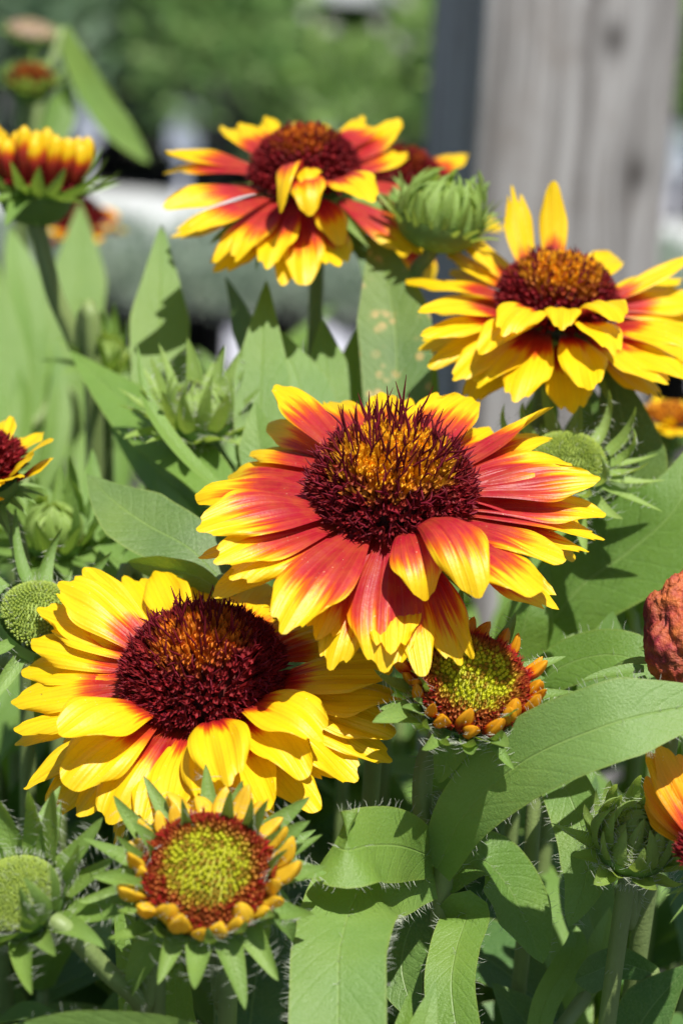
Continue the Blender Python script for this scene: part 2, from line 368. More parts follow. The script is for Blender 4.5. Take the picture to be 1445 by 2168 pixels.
# ------------------------------------------------------------------ blades (petals, bracts)
def path(L, e0, e1, k, n):
    u = np.linspace(0, 1, n); e = e0 + (e1 - e0) * u ** k; du = L / (n - 1)
    x = np.concatenate([[0], np.cumsum(np.cos((e[1:] + e[:-1]) / 2) * du)]); z = np.concatenate([[0], np.cumsum(np.sin((e[1:] + e[:-1]) / 2) * du)])
    return u, e, x, z
def blade(mb, base, ax, n, lat, L, W, e0, e1, k=1.2, twist=0, side=0, cup=.2, pleat=.04, notch=.10, kind='petal', nu=22, nv=15, rng=None, wave=.0):
    u, e, x, z = path(L, e0, e1, k, nu); v = np.linspace(-1, 1, nv)
    if kind == 'petal':
        w = W / 2 * (.26 + .74 * np.sin(np.clip(u / .70, 0, 1) * math.pi / 2) ** 1.25); w *= 1 - .22 * np.clip((u - .70) / .30, 0, 1) ** 2
        av = np.abs(v); drop = .24 * av ** 2.4 + notch * (np.exp(-((av - .36) / .16) ** 2) + .0)
    else:
        w = W / 2 * np.minimum(1, .62 + 1.9 * u) * (np.clip(1 - u, 0, 1) ** .66 + .015); drop = np.zeros(nv)
        w[-1] = W * .012
    ph = rng.uniform(0, 6.28) if rng else 0
    V = np.zeros((nu, nv, 3)); UV = np.zeros((nu, nv, 2))
    for i in range(nu):
        ue = u[i] - drop * u[i] ** 3
        xe = np.interp(ue, u, x); ze = np.interp(ue, u, z); ee = np.interp(ue, u, e)
        tw = twist * u[i]
        off = w[i] * (cup * v ** 2 * (1 if kind != 'petal' else (.4 + .6 * u[i]))) + w[i] * pleat * np.cos(v * math.pi * 2.78) * min(1, u[i] * 3)
        off = off + w[i] * wave * np.sin(v * 3 + u[i] * 7 + ph) * u[i]
        l = v * w[i] * math.cos(tw) + side * L * u[i] ** 2 - off * math.sin(tw) ; o = off * math.cos(tw) + v * w[i] * math.sin(tw)
        V[i] = base + (xe - np.sin(ee) * o)[:, None] * ax + l[:, None] * lat + (ze + np.cos(ee) * o)[:, None] * n
        UV[i, :, 0] = ue; UV[i, :, 1] = (v + 1) / 2
    mb.add(V.reshape(-1, 3), grid_faces(nu, nv), UV.reshape(-1, 2))
    return V
class Head:
    def __init__(s, px, py, d, toward, right):
        s.d = d; s.c = P(px, py, d); s.pix = d / FPX
        s.n = nrm((math.sin(R(right)), -math.sin(R(toward)), math.cos(R(toward)) * math.cos(R(right))))
        s.ax = nrm(RIGHT - s.n * np.dot(RIGHT, s.n)); s.ay = np.cross(s.n, s.ax)
    def radial(s, a): return math.cos(a) * s.ax + math.sin(a) * s.ay
    def lat(s, a): return -math.sin(a) * s.ax + math.cos(a) * s.ay
    def solve(s, tx, ty, L, r0, z0, bend, k, eprior, side=0.0):
        ray = nrm(P(tx, ty, 1) - CAM); den = np.dot(ray, s.n); t = np.dot(s.c - CAM, s.n) / den
        q = CAM + ray * t - s.c; a0 = math.atan2(np.dot(q, s.ay), np.dot(q, s.ax))
        A = a0 + np.radians(np.linspace(-55, 55, 45)); E = np.radians(np.linspace(-85, 85, 69)); LL = np.linspace(.82, 1.2, 9)
        best = None
        Ag, Eg, Lg = np.meshgrid(A, E, LL, indexing='ij')
        u = np.linspace(0, 1, 12); um = (u[1:] + u[:-1]) / 2
        e0 = Eg - bend / (k + 1); X = np.zeros_like(Ag); Z = np.zeros_like(Ag)
        for q in um: ee = e0 + bend * q ** k; X += np.cos(ee); Z += np.sin(ee)
        X *= L * Lg / 11; Z *= L * Lg / 11
        rad = np.cos(Ag)[..., None] * s.ax + np.sin(Ag)[..., None] * s.ay; lt = -np.sin(Ag)[..., None] * s.ax + np.cos(Ag)[..., None] * s.ay
        tip = s.c + (r0 + X)[..., None] * rad + (z0 + Z)[..., None] * s.n + (side * L * Lg)[..., None] * lt
        qx, qy = proj(tip)
        cost = ((qx - tx) ** 2 + (qy - ty) ** 2) / 49 + ((Eg - eprior) / R(24)) ** 2 + ((Lg - 1) / .12) ** 2 + ((Ag - a0) / R(30)) ** 2
        i = np.unravel_index(np.argmin(cost), cost.shape)
        return Ag[i], e0[i], e0[i] + bend, L * Lg[i]

def add_petals(h, root, mat, specs, L, r0, z0, eprior, seed, name='petal', nu=22, nv=15, jit=1.0):
    rng = random.Random(seed)
    for sp in specs:
        tx, ty, wp = sp[:3]; o = sp[3] if len(sp) > 3 else {}
        b = R(o.get('b', rng.uniform(-38, -12))); k = o.get('k', 1.3); side = o.get('s', rng.uniform(-.04, .04) * jit)
        zz = z0 + o.get('z', 0) * .001; Lp = L * o.get('L', 1.0)
        a, e0, e1, L2 = h.solve(tx, ty, Lp, r0, zz, b, k, R(o.get('e', eprior)), side)
        mb = MB()
        blade(mb, h.c + r0 * h.radial(a) + zz * h.n, h.radial(a), h.n, h.lat(a), L2, wp * h.pix * 1.24, e0, e1, k,
              R(o.get('tw', rng.uniform(-14, 14) * jit)), side, o.get('cup', rng.uniform(-.22, .12)), o.get('pl', rng.uniform(.03, .075)), o.get('n', rng.choice((.0, .02, .045, .07))), 'petal', nu, nv, rng, o.get('wv', rng.uniform(.06, .16)))
        mb.build(name, M[mat], root)
def add_bracts_px(h, root, specs, L, r0, z0, eprior, seed, hair=None, mat='bract'):
    rng = random.Random(seed)
    for sp in specs:
        tx, ty, wp = sp[:3]; o = sp[3] if len(sp) > 3 else {}
        b = R(o.get('b', rng.uniform(-50, 20))); a, e0, e1, L2 = h.solve(tx, ty, L * o.get('L', 1), r0, z0, b, 1.2, R(o.get('e', eprior)))
        mb = MB(); V = blade(mb, h.c + r0 * h.radial(a) + z0 * h.n, h.radial(a), h.n, h.lat(a), L2, wp * h.pix * 1.6, e0, e1, 1.2, R(rng.uniform(-25, 25)), 0, .45, 0, 0, 'bract', 12, 7, rng)
        mb.build('bract', M[mat], root); bract_hair(hair, V, h, rng)
def bract_hair(hair, V, h, rng, n=24):
    if hair is None: return
    for _ in range(n):
        i = rng.randrange(0, V.shape[0] - 2); j = rng.choice((0, -1, 0, -1, V.shape[1] // 2))
        p = V[i, j]; out = p - V[i, V.shape[1] // 2]; dn = -h.n
        hairs(hair, [p], [nrm(nrm(out) + .5 * dn + .001) if np.linalg.norm(out) > 1e-6 else nrm(dn + h.radial(rng.uniform(0, 6.28)))], .0012, .0028, rng)
def add_bracts(h, root, n, L, W, r0, z0, e, bend, seed, hair=None, mat='bract', a0=0.0):
    rng = random.Random(seed)
    for i in range(n):
        a = a0 + 6.2832 * (i + rng.uniform(-.25, .25)) / n; e0 = R(e + rng.uniform(-14, 14)); b = R(bend + rng.uniform(-35, 35)); l = L * rng.uniform(.75, 1.15)
        mb = MB(); V = blade(mb, h.c + r0 * h.radial(a) + z0 * h.n, h.radial(a), h.n, h.lat(a), l, W * rng.uniform(.8, 1.15), e0, e0 + b, 1.3, R(rng.uniform(-35, 35)), rng.uniform(-.12, .12), .45, 0, 0, 'bract', 12, 7, rng)
        mb.build('bract', M[mat], root); bract_hair(hair, V, h, rng)

def dome_pt(h, q, a, Rr, H, z0):
    """point and normal at polar fraction q (0 apex - 1 rim) of the disc dome"""
    th = q * math.pi / 2; rd = h.radial(a)
    p = h.c + z0 * h.n + Rr * math.sin(th) * rd + H * math.cos(th) * h.n
    return p, nrm(math.sin(th) / Rr * rd + math.cos(th) / H * h.n)
def lerp(a, b, t): return np.asarray(a) * (1 - t) + np.asarray(b) * t
def disc(h, root, Rr, H, z0, n, style, seed, name='disc'):
    """dome of tubular florets, the branched styles on top"""
    rng = random.Random(seed)
    d = MB(); nu, nv = 14, 36; V = [dome_pt(h, i / (nu - 1), j / nv * 6.2832, Rr * .92, H * .88, z0)[0] for i in range(nu) for j in range(nv)]
    core = style['core']; d.add(V, grid_faces(nu, nv, True), None, core)
    dome = d.build(name, M['floret'], root)
    fl = MB(); st = MB(); hasst = False; ga = math.pi * (3 - math.sqrt(5))
    for i in range(n):
        f = (i + .5) / n; q = math.acos(1 - f * .985) / (math.pi / 2); a = i * ga + rng.uniform(-.03, .03)
        p, nn = dome_pt(h, q, a, Rr, H, z0); p = p - nn * .0007; r = math.sin(q * math.pi / 2)
        up = nrm(nn + .25 * h.n + .10 * np.array([rng.gauss(0, 1) for _ in range(3)]) * style.get('mess', 1)); s_ = style['f'](r, rng)
        # corolla tube: 5 sides, flared, with five pointed lobes
        L, w, cb, ct = s_['L'], s_['w'], s_['cb'], s_['ct']; t1 = nrm(np.cross(up, (.3, .5, .81))); t2 = np.cross(up, t1)
        vv = []; cc = []; a_ = rng.uniform(0, 6.28)
        for lv, wr in ((0, .55), (.62, .9), (.8, 1.0)):
            for j in range(5):
                b = a_ + j * 1.2566; vv.append(p + up * L * lv + w * wr * (math.cos(b) * t1 + math.sin(b) * t2)); cc.append(lerp(cb, ct, lv ** 1.5))
        for j in range(5):
            b = a_ + (j + .5) * 1.2566; vv.append(p + up * L * 1.08 + w * s_.get('flare', 1.05) * (math.cos(b) * t1 + math.sin(b) * t2)); cc.append(ct)
        vv.append(p + up * L * .72); cc.append(lerp(cb, ct, .5))
        ff = grid_faces(3, 5, True)
        for j in range(5): j2 = (j + 1) % 5; ff += [(10 + j, 10 + j2, 15 + j), (10 + j2, 10 + j, 20)]
        fl.add(vv, ff, None, cc)
        if s_.get('S', 0) > 0:
            hasst = True; S = s_['S'] * rng.uniform(.6, 1.2); sd = nrm(up + .45 * h.n + .26 * np.array([rng.gauss(0, 1) for _ in range(3)]))
            b0 = p + up * L * .6; m = b0 + sd * S * .36; lean = nrm(np.array([rng.gauss(0, 1) for _ in range(3)]) + 1e-6)
            for sg in ((1, -1) if rng.random() < .55 else (1,)):
                e1 = m + nrm(sd + sg * .34 * lean) * S * .36; curl = s_.get('curl', .5)
                e2 = e1 + nrm(sd * (1 - curl) + sg * (curl + .15) * lean + .12 * h.n) * S * .34
                tube(st, [b0, m, e1, e2], [w * .30, w * .32, w * .30, w * .07], 4, 7, lerp(s_['sc'], np.array(s_['sc']) * 1.6, rng.random()), False)
    fo = fl.build('floret', M['floret'], root, dome, smooth=False); fo['kind'] = 'stuff'
    if hasst: so_ = st.build('style', M['floret'], root, dome); so_['kind'] = 'stuff'
    return dome
def calyx(h, root, Rr, z0, depth_=.006):
    m = MB(); nu, nv = 8, 28; V = []
    for i in range(nu):
        t = i / (nu - 1); r = Rr * math.cos(t * 1.35); zz = z0 - depth_ * math.sin(t * 1.5)
        for j in range(nv): V.append(h.c + r * h.radial(j / nv * 6.2832) + zz * h.n)
    m.add(V, grid_faces(nu, nv, True), None, (.14, .24, .06)); m.build('calyx', M['green_dome'], root)
def stem(root, pts, r0, r1, hair_n=0, seed=0, name='stem', nn=40):
    rng = random.Random(seed); m = MB(); C = tube(m, pts, [r0, r1], 12, nn)
    o = m.build(name, M['stem'], root)
    if hair_n:
        hb = MB(); T, A, B = frames(C); k = len(C)
        for _ in range(hair_n):
            i = rng.randrange(k); a = rng.uniform(0, 6.28); d = math.cos(a) * A[i] + math.sin(a) * B[i]
            hairs(hb, [C[i] + d * (r0 + (r1 - r0) * i / k)], [nrm(d + .2 * T[i])], .0008, .0018, rng)
        ho = hb.build('hair', M['hair'], root, o); ho['kind'] = 'stuff'
    return C
def stem_pts(h, base, drop=.004, bow=None):
    a = h.c - h.n * drop; b = a - h.n * .03; e = np.array(base)
    mid = lerp(b, e, .45) + np.array((0, .004, 0)); mid2 = lerp(b, e, .8)
    return [a, b] + ([np.array(x) for x in bow] if bow else [mid]) + [mid2, e]
def base_of(c, k=.75, dy=.0): return (c[0] * k, .53 + (c[1] - .53) * .8 + dy, SOIL - .006)

# floret styles -------------------------------------------------------------
def f_mature(orange, styl, edge=.5):
    def f(r, rng):
        t = float(np.clip((r - edge) / .24 + rng.uniform(-.3, .3), 0, 1)); L = .0037 + .0008 * rng.random()
        dk = lerp((.11, .005, .008), (.26, .010, .016), rng.random() ** 1.6)
        cb = lerp(orange, (.24, .010, .010), t); ct = lerp(np.array(orange) * rng.uniform(.8, 1.1) if rng.random() < .74 else (.24, .016, .010), dk, t)
        mid = math.exp(-((r - edge + .12) / .30) ** 2)
        S = styl * (.0034 + .0056 * mid * rng.uniform(.5, 1.2)) * (1 if rng.random() < .16 + .34 * mid + .30 * t else 0)
        return dict(L=L, w=.00072 - .00012 * t, cb=cb, ct=ct, S=S, sc=lerp((.085, .004, .008), (.15, .008, .020), rng.random()), curl=.10 + .75 * t * rng.random(), flare=.62 + .75 * t)
    return dict(f=f, core=(.10, .012, .008))
def f_young(ring=.62, c0=(.55, .58, .03), c1=(.26, .012, .010)):
    def f(r, rng):
        t = float(np.clip((r - ring) / .16 + rng.uniform(-.25, .25), 0, 1))
        cb = lerp(c0, (.55, .24, .02), t); ct = lerp(np.array(c0) * (1.05, 1.0, .8) if rng.random() < .7 - .5 * max(0, r - .3) else (.30, .10, .012), c1, t)
        return dict(L=.0016 + .0013 * t, w=.00042 + .0001 * t, cb=cb, ct=ct, S=(.0022 if t > .8 and rng.random() < .35 else 0), sc=c1, curl=.3, flare=.45 + .5 * t)
    return dict(f=f, core=(.34, .34, .02), mess=.7)
def f_green():
    def f(r, rng): return dict(L=.0011, w=.00027, cb=(.26, .36, .06), ct=lerp((.46, .56, .09), (.36, .46, .12), rng.random()), flare=.35)
    return dict(f=f, core=(.25, .33, .06), mess=.6)

# ------------------------------------------------------------------ open flowers
def flower(label, h, base, mat, specs, L, r0, Rr, H, n, style, eprior, seed, group='open blanket flowers', bow=None, nb=14, fast=False, zd=0.0, hairn=250, under=9):
    t = thing('blanket_flower', label, 'flower', base, group)
    add_petals(h, t, mat, specs, L, r0, -.001, eprior, seed, nu=14 if fast else 22, nv=11 if fast else 15)
    rng = random.Random(seed + 5)
    for i in range(under):                       # the lower, half hidden layer of rays
        a = 6.2832 * (i + rng.uniform(-.3, .3)) / max(1, under); e0 = R(eprior + rng.uniform(-8, 4)); mb = MB()
        blade(mb, h.c + r0 * h.radial(a) - .003 * h.n, h.radial(a), h.n, h.lat(a), L * rng.uniform(.78, .90), L * .36, e0, e0 - R(rng.uniform(5, 35)), 1.3, R(rng.uniform(-12, 12)), 0, -.1, .05, .1, 'petal', 14, 11, rng, .06)
        mb.build('petal', M[mat], t)
    disc(h, t, Rr, H, zd, n, style, seed + 1)
    calyx(h, t, Rr * 1.05, -.002)
    hb = MB(); add_bracts(h, t, nb, L * .55, L * .17, r0 * .8, -.005, -10, -30, seed + 2, None if fast else hb)
    stem(t, stem_pts(h, base, .006, bow), .0017, .0019, hairn, seed + 3)
    return t

h1 = Head(828, 1052, .477, 19, 0)
S1 = [(582, 818, 92, dict(e=12, b=-20, z=.5)), (568, 900, 80, dict(e=0)), (531, 962, 92, dict(e=5)), (484, 1004, 84, dict(e=0, z=-1)),
      (416, 1055, 92, dict(e=0, z=-1.5)), (418, 1122, 112, dict(e=-6, b=-42, z=.6, L=1.06)), (449, 1187, 92, dict(e=-14, z=0)), (483, 1230, 98, dict(e=-18, z=-.8)), (452, 1262, 70, dict(e=-22, z=-2.5)),
      (419, 1180, 60, dict(e=-12, z=-3)), (556, 1302, 66, dict(e=-28, tw=45, z=-.4)), (592, 1342, 124, dict(e=-32, b=-38, z=.8, n=.07, L=1.05)),
      (702, 1420, 98, dict(e=-38, b=-30, z=.2)), (812, 1426, 128, dict(e=-38, b=-34, z=.8, n=.06)), (893, 1430, 66, dict(e=-45, b=-25, z=-2.5)),
      (972, 1410, 84, dict(e=-45, b=-25, z=-2)), (1003, 1392, 40, dict(e=-45, b=-25, z=-2.6, tw=50)), (898, 1270, 96, dict(e=10, b=-105, L=.78, z=1.2, cup=-.5, tw=-20)),
      (1012, 1268, 98, dict(e=14, b=-115, L=1.0, z=1.4, cup=-.4, tw=12)), (1140, 1255, 118, dict(e=-22, b=-28, z=-.3)), (1194, 1188, 88, dict(e=-12, b=-30, z=.2)),
      (1232, 1112, 120, dict(e=-6, b=-30, z=.9, L=1.04)), (1218, 1182, 70, dict(e=-20, z=-2.2)), (1284, 1086, 84, dict(e=-4, z=-1.6)), (1277, 1145, 70, dict(e=-12, z=-2.4)),
      (1246, 1168, 60, dict(e=-18, z=-2.8)), (1269, 1018, 84, dict(e=6, z=.8, tw=22, b=-8)), (1206, 988, 98, dict(e=2, z=-.2, b=-45)), (1165, 928, 66, dict(e=2, z=-.6, b=-40)),
      (1168, 862, 74, dict(e=22, b=10, z=.6, tw=-45, cup=.35)), (1030, 905, 80, dict(e=0)), (996, 842, 92, dict(e=8, b=-30)), (950, 836, 84, dict(e=6)), (812, 833, 84, dict(e=6)), (872, 845, 84, dict(e=4)), (700, 850, 80, dict(e=0))]
flower('big scarlet and yellow blanket flower with spiky maroon centre, the largest bloom', h1, base_of(h1.c, .6, .02), 'petal1', S1,   .0305, .0112, .0132, .0100, 620,
       f_mature((.92, .47, .012), 1.0, .58), -8, 11)

h2 = Head(432, 1440, .476, 21, -7)
S2 = [(125, 1231, 108, dict(e=8)), (180, 1205, 60, dict(e=12, z=-2)), (262, 1222, 112, dict(e=8, z=-1)), (335, 1214, 84, dict(e=8)), (478, 1243, 90, dict(e=4)), (400, 1225, 80, dict(e=2, z=-2)),
      (76, 1284, 78, dict(e=4, z=-.5)), (105, 1316, 88, dict(e=4, z=.6)), (64, 1358, 98, dict(e=0)), (46, 1418, 100, dict(e=-2, z=.4)), (27, 1489, 92, dict(e=-4)), (30, 1549, 76, dict(e=-8, z=-1)),
      (33, 1582, 60, dict(e=-10, z=-2)), (124, 1556, 118, dict(e=12, b=-55, z=1.3, L=1.0)), (54, 1668, 78, dict(e=-16, z=-1.5)), (98, 1730, 96, dict(e=-22, z=-1.2)),
      (146, 1668, 118, dict(e=-6, b=-40, z=1.0)), (165, 1728, 84, dict(e=-22, z=-1.4)), (232, 1742, 122, dict(e=-16, b=-40, z=.8)), (312, 1750, 100, dict(e=-24, z=-.4)), (358, 1722, 92, dict(e=-20, z=.3)),
      (446, 1706, 92, dict(e=-22, b=-50, z=.2)), (494, 1668, 104, dict(e=-6, b=-70, z=1.0)), (572, 1718, 84, dict(e=-26, z=-1)), (646, 1646, 98, dict(e=-12, b=-60, z=.6)), (682, 1572, 112, dict(e=10, b=-80, z=1.2, L=.95)),
      (756, 1650, 108, dict(e=-14, b=-40, z=.2)), (668, 1718, 84, dict(e=-28, z=-1.5)), (832, 1614, 84, dict(e=-10, z=-.6)), (834, 1556, 98, dict(e=-4, z=0)), (850, 1478, 112, dict(e=0, z=.4)), (830, 1418, 104, dict(e=2)),
      (790, 1360, 94, dict(e=2)), (740, 1310, 94, dict(e=2)), (640, 1262, 94, dict(e=2)), (560, 1235, 94, dict(e=2)), (243, 1790, 50, dict(e=-45, z=-3)), (285, 1765, 54, dict(e=-38, z=-2.5)), (500, 1742, 84, dict(e=-34, z=-2)), (410, 1752, 80, dict(e=-34, z=-2))]
flower('golden yellow blanket flower with short red petal bases, half shaded below the largest bloom', h2, base_of(h2.c, .7, .03), 'petal2', S2, .0264, .0114, .0130, .0102, 600,
       f_mature((.66, .20, .012), .8, .42), -8, 21)

h3 = Head(1178, 655, .545, 13, 3)
S3 = [(1084, 390, 56, dict(e=62, b=12, n=.16, tw=0, L=1.0)), (1173, 384, 50, dict(e=62, b=10, n=.0, L=1.0)), (932, 516, 48, dict(e=30, b=10)), (950, 540, 40, dict(e=26)), (983, 475, 66, dict(e=40, b=15)), (952, 575, 66, dict(e=28, b=-10)),
      (863, 597, 60, dict(e=4)), (881, 659, 66, dict(e=0)), (890, 712, 70, dict(e=-10)), (908, 782, 50, dict(e=-30)), (960, 806, 66, dict(e=-34)), (1012, 820, 74, dict(e=-38)), (1086, 850, 84, dict(e=-48, b=-30)),
      (1016, 752, 66, dict(e=-6, b=-70, z=1)), (1060, 715, 80, dict(e=16, b=-90, z=1.5, L=.9)), (1252, 824, 80, dict(e=-40, b=-40)), (1300, 752, 78, dict(e=-5, b=-70, z=1)), (1312, 682, 70, dict(e=25, b=-90, z=1.5, L=.95)), (1190, 700, 60, dict(e=30, b=-100, z=2, L=.75)),
      (1406, 820, 92, dict(e=-24)), (1450, 800, 84, dict(e=-20)), (1490, 740, 84, dict(e=-10)), (1500, 690, 84, dict(e=-4)), (1490, 640, 84, dict(e=4)), (1442, 596, 66, dict(e=10, b=-20)), (1470, 545, 56, dict(e=26, b=-10)), (1312, 546, 62, dict(e=24, b=-40)), (1260, 550, 60, dict(e=14))]
flower('yellow blanket flower with two petals standing upright, right before the wooden post', h3, base_of(h3.c, .8, .02), 'petal3', S3, .0275, .0098, .0108, .0092, 380,
       f_mature((.86, .40, .012), .45, .55), -4, 31, nb=12)

h4 = Head(645, 375, .572, 15, -6)
S4 = [(560, 249, 54, dict(e=26, b=20)), (468, 272, 58, dict(e=20)), (512, 262, 50, dict(e=20)), (353, 320, 46, dict(e=10)), (346, 368, 62, dict(e=4)), (350, 440, 54, dict(e=-10, tw=-30)), (394, 491, 52, dict(e=-14)), (452, 553, 48, dict(e=-32)), (497, 551, 66, dict(e=-32)),
      (562, 568, 70, dict(e=-42)), (597, 602, 52, dict(e=-50)), (640, 608, 76, dict(e=-50)), (592, 452, 44, dict(e=40, b=-150, z=2, L=1.0, tw=40)), (660, 458, 62, dict(e=30, b=-130, z=2, L=.8)), (655, 400, 50, dict(e=40, b=-130, z=2, L=.6)), (790, 432, 76, dict(e=5, b=-70, z=1)),
      (845, 250, 72, dict(e=38, b=15)), (765, 245, 56, dict(e=40, b=15)), (840, 320, 66, dict(e=18)), (800, 270, 62, dict(e=30)), (690, 262, 40, dict(e=10)), (620, 262, 40, dict(e=10)), (720, 520, 54, dict(e=-40, b=-60, L=.8))]
flower('scarlet and gold blanket flower with curled front petals, rising above the leaves', h4, base_of(h4.c, .9, .0), 'petal4', S4, .0285, .0095, .0098, .0085, 340,
       f_mature((.62, .16, .012), .4, .40), -6, 41, nb=12, fast=True, hairn=0)

h5 = Head(838, 420, .625, 14, 6)
S5 = [(986, 327, 58, dict(e=18)), (960, 345, 50, dict(e=10)), (932, 385, 50, dict(e=0)), (905, 534, 50, dict(e=-40)), (847, 553, 60, dict(e=-45)), (800, 540, 50, dict(e=-45)), (760, 500, 50, dict(e=-30)), (940, 480, 50, dict(e=-20)), (720, 430, 50), (780, 330, 46), (850, 320, 46, dict(e=20))]
flower('orange-red blanket flower mostly hidden behind the scarlet and gold one', h5, base_of(h5.c, .9, .0), 'petal5', S5, .0270, .0100, .0110, .0095, 240, f_mature((.45, .08, .012), .4, .3), -6, 51, nb=10, fast=True, hairn=0, under=5)

h7 = Head(-30, 1000, .515, 14, -12)
S7 = [(22, 886, 50, dict(e=60)), (88, 922, 62, dict(e=38)), (112, 930, 44, dict(e=30)), (72, 966, 50, dict(e=25)), (34, 1010, 56, dict(e=15)), (-30, 890, 50, dict(e=60)), (-80, 960, 50), (-20, 1040, 50)]
flower('small half-open yellow blanket flower with red eye, cupped in long green bracts', h7, base_of(h7.c, .9, .01), 'petal3', S7, .0135, .0055, .0060, .0055, 150, f_mature((.30, .01, .01), .4, .2), 30, 71, nb=16, under=4, hairn=80)
h8 = Head(1512, 1800, .452, -6, -24)
S8 = [(1388, 1573, 62, dict(e=66, b=5, n=.02)), (1366, 1588, 50, dict(e=62, n=.02)), (1366, 1642, 62, dict(e=55, b=25, n=.02)), (1370, 1690, 60, dict(e=40, b=30, n=.02)), (1434, 1598, 70, dict(e=66, b=10, n=.02)), (1420, 1672, 62, dict(e=50, b=40, n=.02, L=.8)), (1452, 1640, 62, dict(e=55, b=30, n=.02)), (1500, 1580, 70, dict(e=65)), (1560, 1600, 70, dict(e=60)), (1580, 1680, 60), (1520, 1700, 60, dict(e=40)), (1440, 1720, 56, dict(e=40, b=30, L=.6))]
flower('half-open orange blanket flower with pointed upright petals above a green bud', h8, base_of(h8.c, .9, .03), 'petal8', S8, .0180, .0045, .0045, .0020, 90, f_mature((.3, .03, .01), .0, .2), 60, 81, nb=14, under=0, hairn=120)
h10 = Head(1420, 890, .64, -4, 0)
S10 = [(1372, 862, 40, dict(e=30)), (1385, 905, 40, dict(e=0)), (1410, 920, 46, dict(e=0)), (1440, 850, 46, dict(e=30)), (1470, 890, 44, dict(e=10)), (1450, 925, 44), (1395, 840, 40, dict(e=40))]
flower('small half-open yellow blanket flower low behind the upright-petalled bloom', h10, base_of(h10.c, .9, -.01), 'petal3', S10, .0095, .0045, .0045, .0012, 90, f_mature((.75, .34, .02), .0, .9), 60, 101, nb=14, fast=True, under=4, hairn=0)
h11 = Head(165, 470, .86, 16, 0)
S11 = [(250, 450, 40), (235, 480, 40), (205, 510, 46, dict(e=-30)), (100, 475, 46, dict(e=-10)), (110, 490, 40), (130, 505, 40), (170, 520, 40, dict(e=-30)), (225, 440, 40), (150, 440, 40)]
flower('dark red blanket flower tipped orange, beyond the tubular-petalled one', h11, (h11.c[0], .84, SOIL - .006), 'petal9', S11, .0135, .0055, .0065, .006, 120, f_mature((.25, .01, .01), .3, .2), -6, 111, nb=10, fast=True, under=5, hairn=0)

# half open flower with tubular rays
h6 = Head(78, 398, .605, -7, 3)
t = thing('blanket_flower', 'half-open blanket flower with upright red tubular petals tipped orange', 'flower', (h6.c[0] * .75, .64, SOIL - .006), 'open blanket flowers')
rng = random.Random(61)
for i in range(17):
    a = 6.2832 * (i + rng.uniform(-.2, .2)) / 17; rd = h6.radial(a); mb = MB(); Lp = .0125 * rng.uniform(.85, 1.15); b0 = h6.c + .0085 * rd + .001 * h6.n
    tip = b0 + nrm(h6.n + .22 * rd + .06 * h6.lat(a) * rng.uniform(-1, 1)) * Lp; C = catmull([b0, lerp(b0, tip, .5) + .0008 * rd, tip], 14)
    T, A, B = frames(C); th = np.linspace(0, 6.2832, 9, endpoint=False); uu = np.linspace(0, 1, 14); rr = .0021 * (.45 + .55 * np.sin(np.clip(uu * 1.3, 0, 1) * 1.57)) * np.sqrt(np.clip(1.02 - uu ** 6, 0.02, 1))
    V = C[:, None] + rr[:, None, None] * (np.cos(th)[None, :, None] * A[:, None] + np.sin(th)[None, :, None] * B[:, None])
    uv = np.stack(np.meshgrid(uu, th / 6.2832, indexing='ij'), -1).reshape(-1, 2)
    mb.add(V.reshape(-1, 3), grid_faces(14, 9, True), uv); mb.build('petal', M['petal6'], t)
disc(h6, t, .0085, .004, 0, 150, f_mature((.3, .02, .01), 0, .2), 62)
calyx(h6, t, .0092, -.001, .008)
add_bracts_px(h6, t, [(245, 378, 34, dict(e=5)), (200, 352, 30, dict(e=40)), (130, 345, 28, dict(e=50, b=20)), (60, 352, 28, dict(e=50)), (20, 350, 28, dict(e=45)), (15, 480, 34, dict(e=-30)), (-40, 430, 34), (180, 425, 34, dict(e=-10)), (110, 395, 30, dict(e=30, L=.7)), (40, 400, 30, dict(e=20, L=.7)), (-30, 380, 30), (210, 400, 30), (160, 370, 26, dict(e=30))], .0175, .0085, -.002, 10, 63)
add_bracts(h6, t, 17, .0150, .0046, .0088, -.002, 28, 10, 65)
stem(t, [h6.c - h6.n * .007, P(85, 500, .607), P(115, 620, .61), P(165, 740, .615), P(200, 900, .62), np.array((h6.c[0] * .75, .64, SOIL - .006))], .0019, .0024)

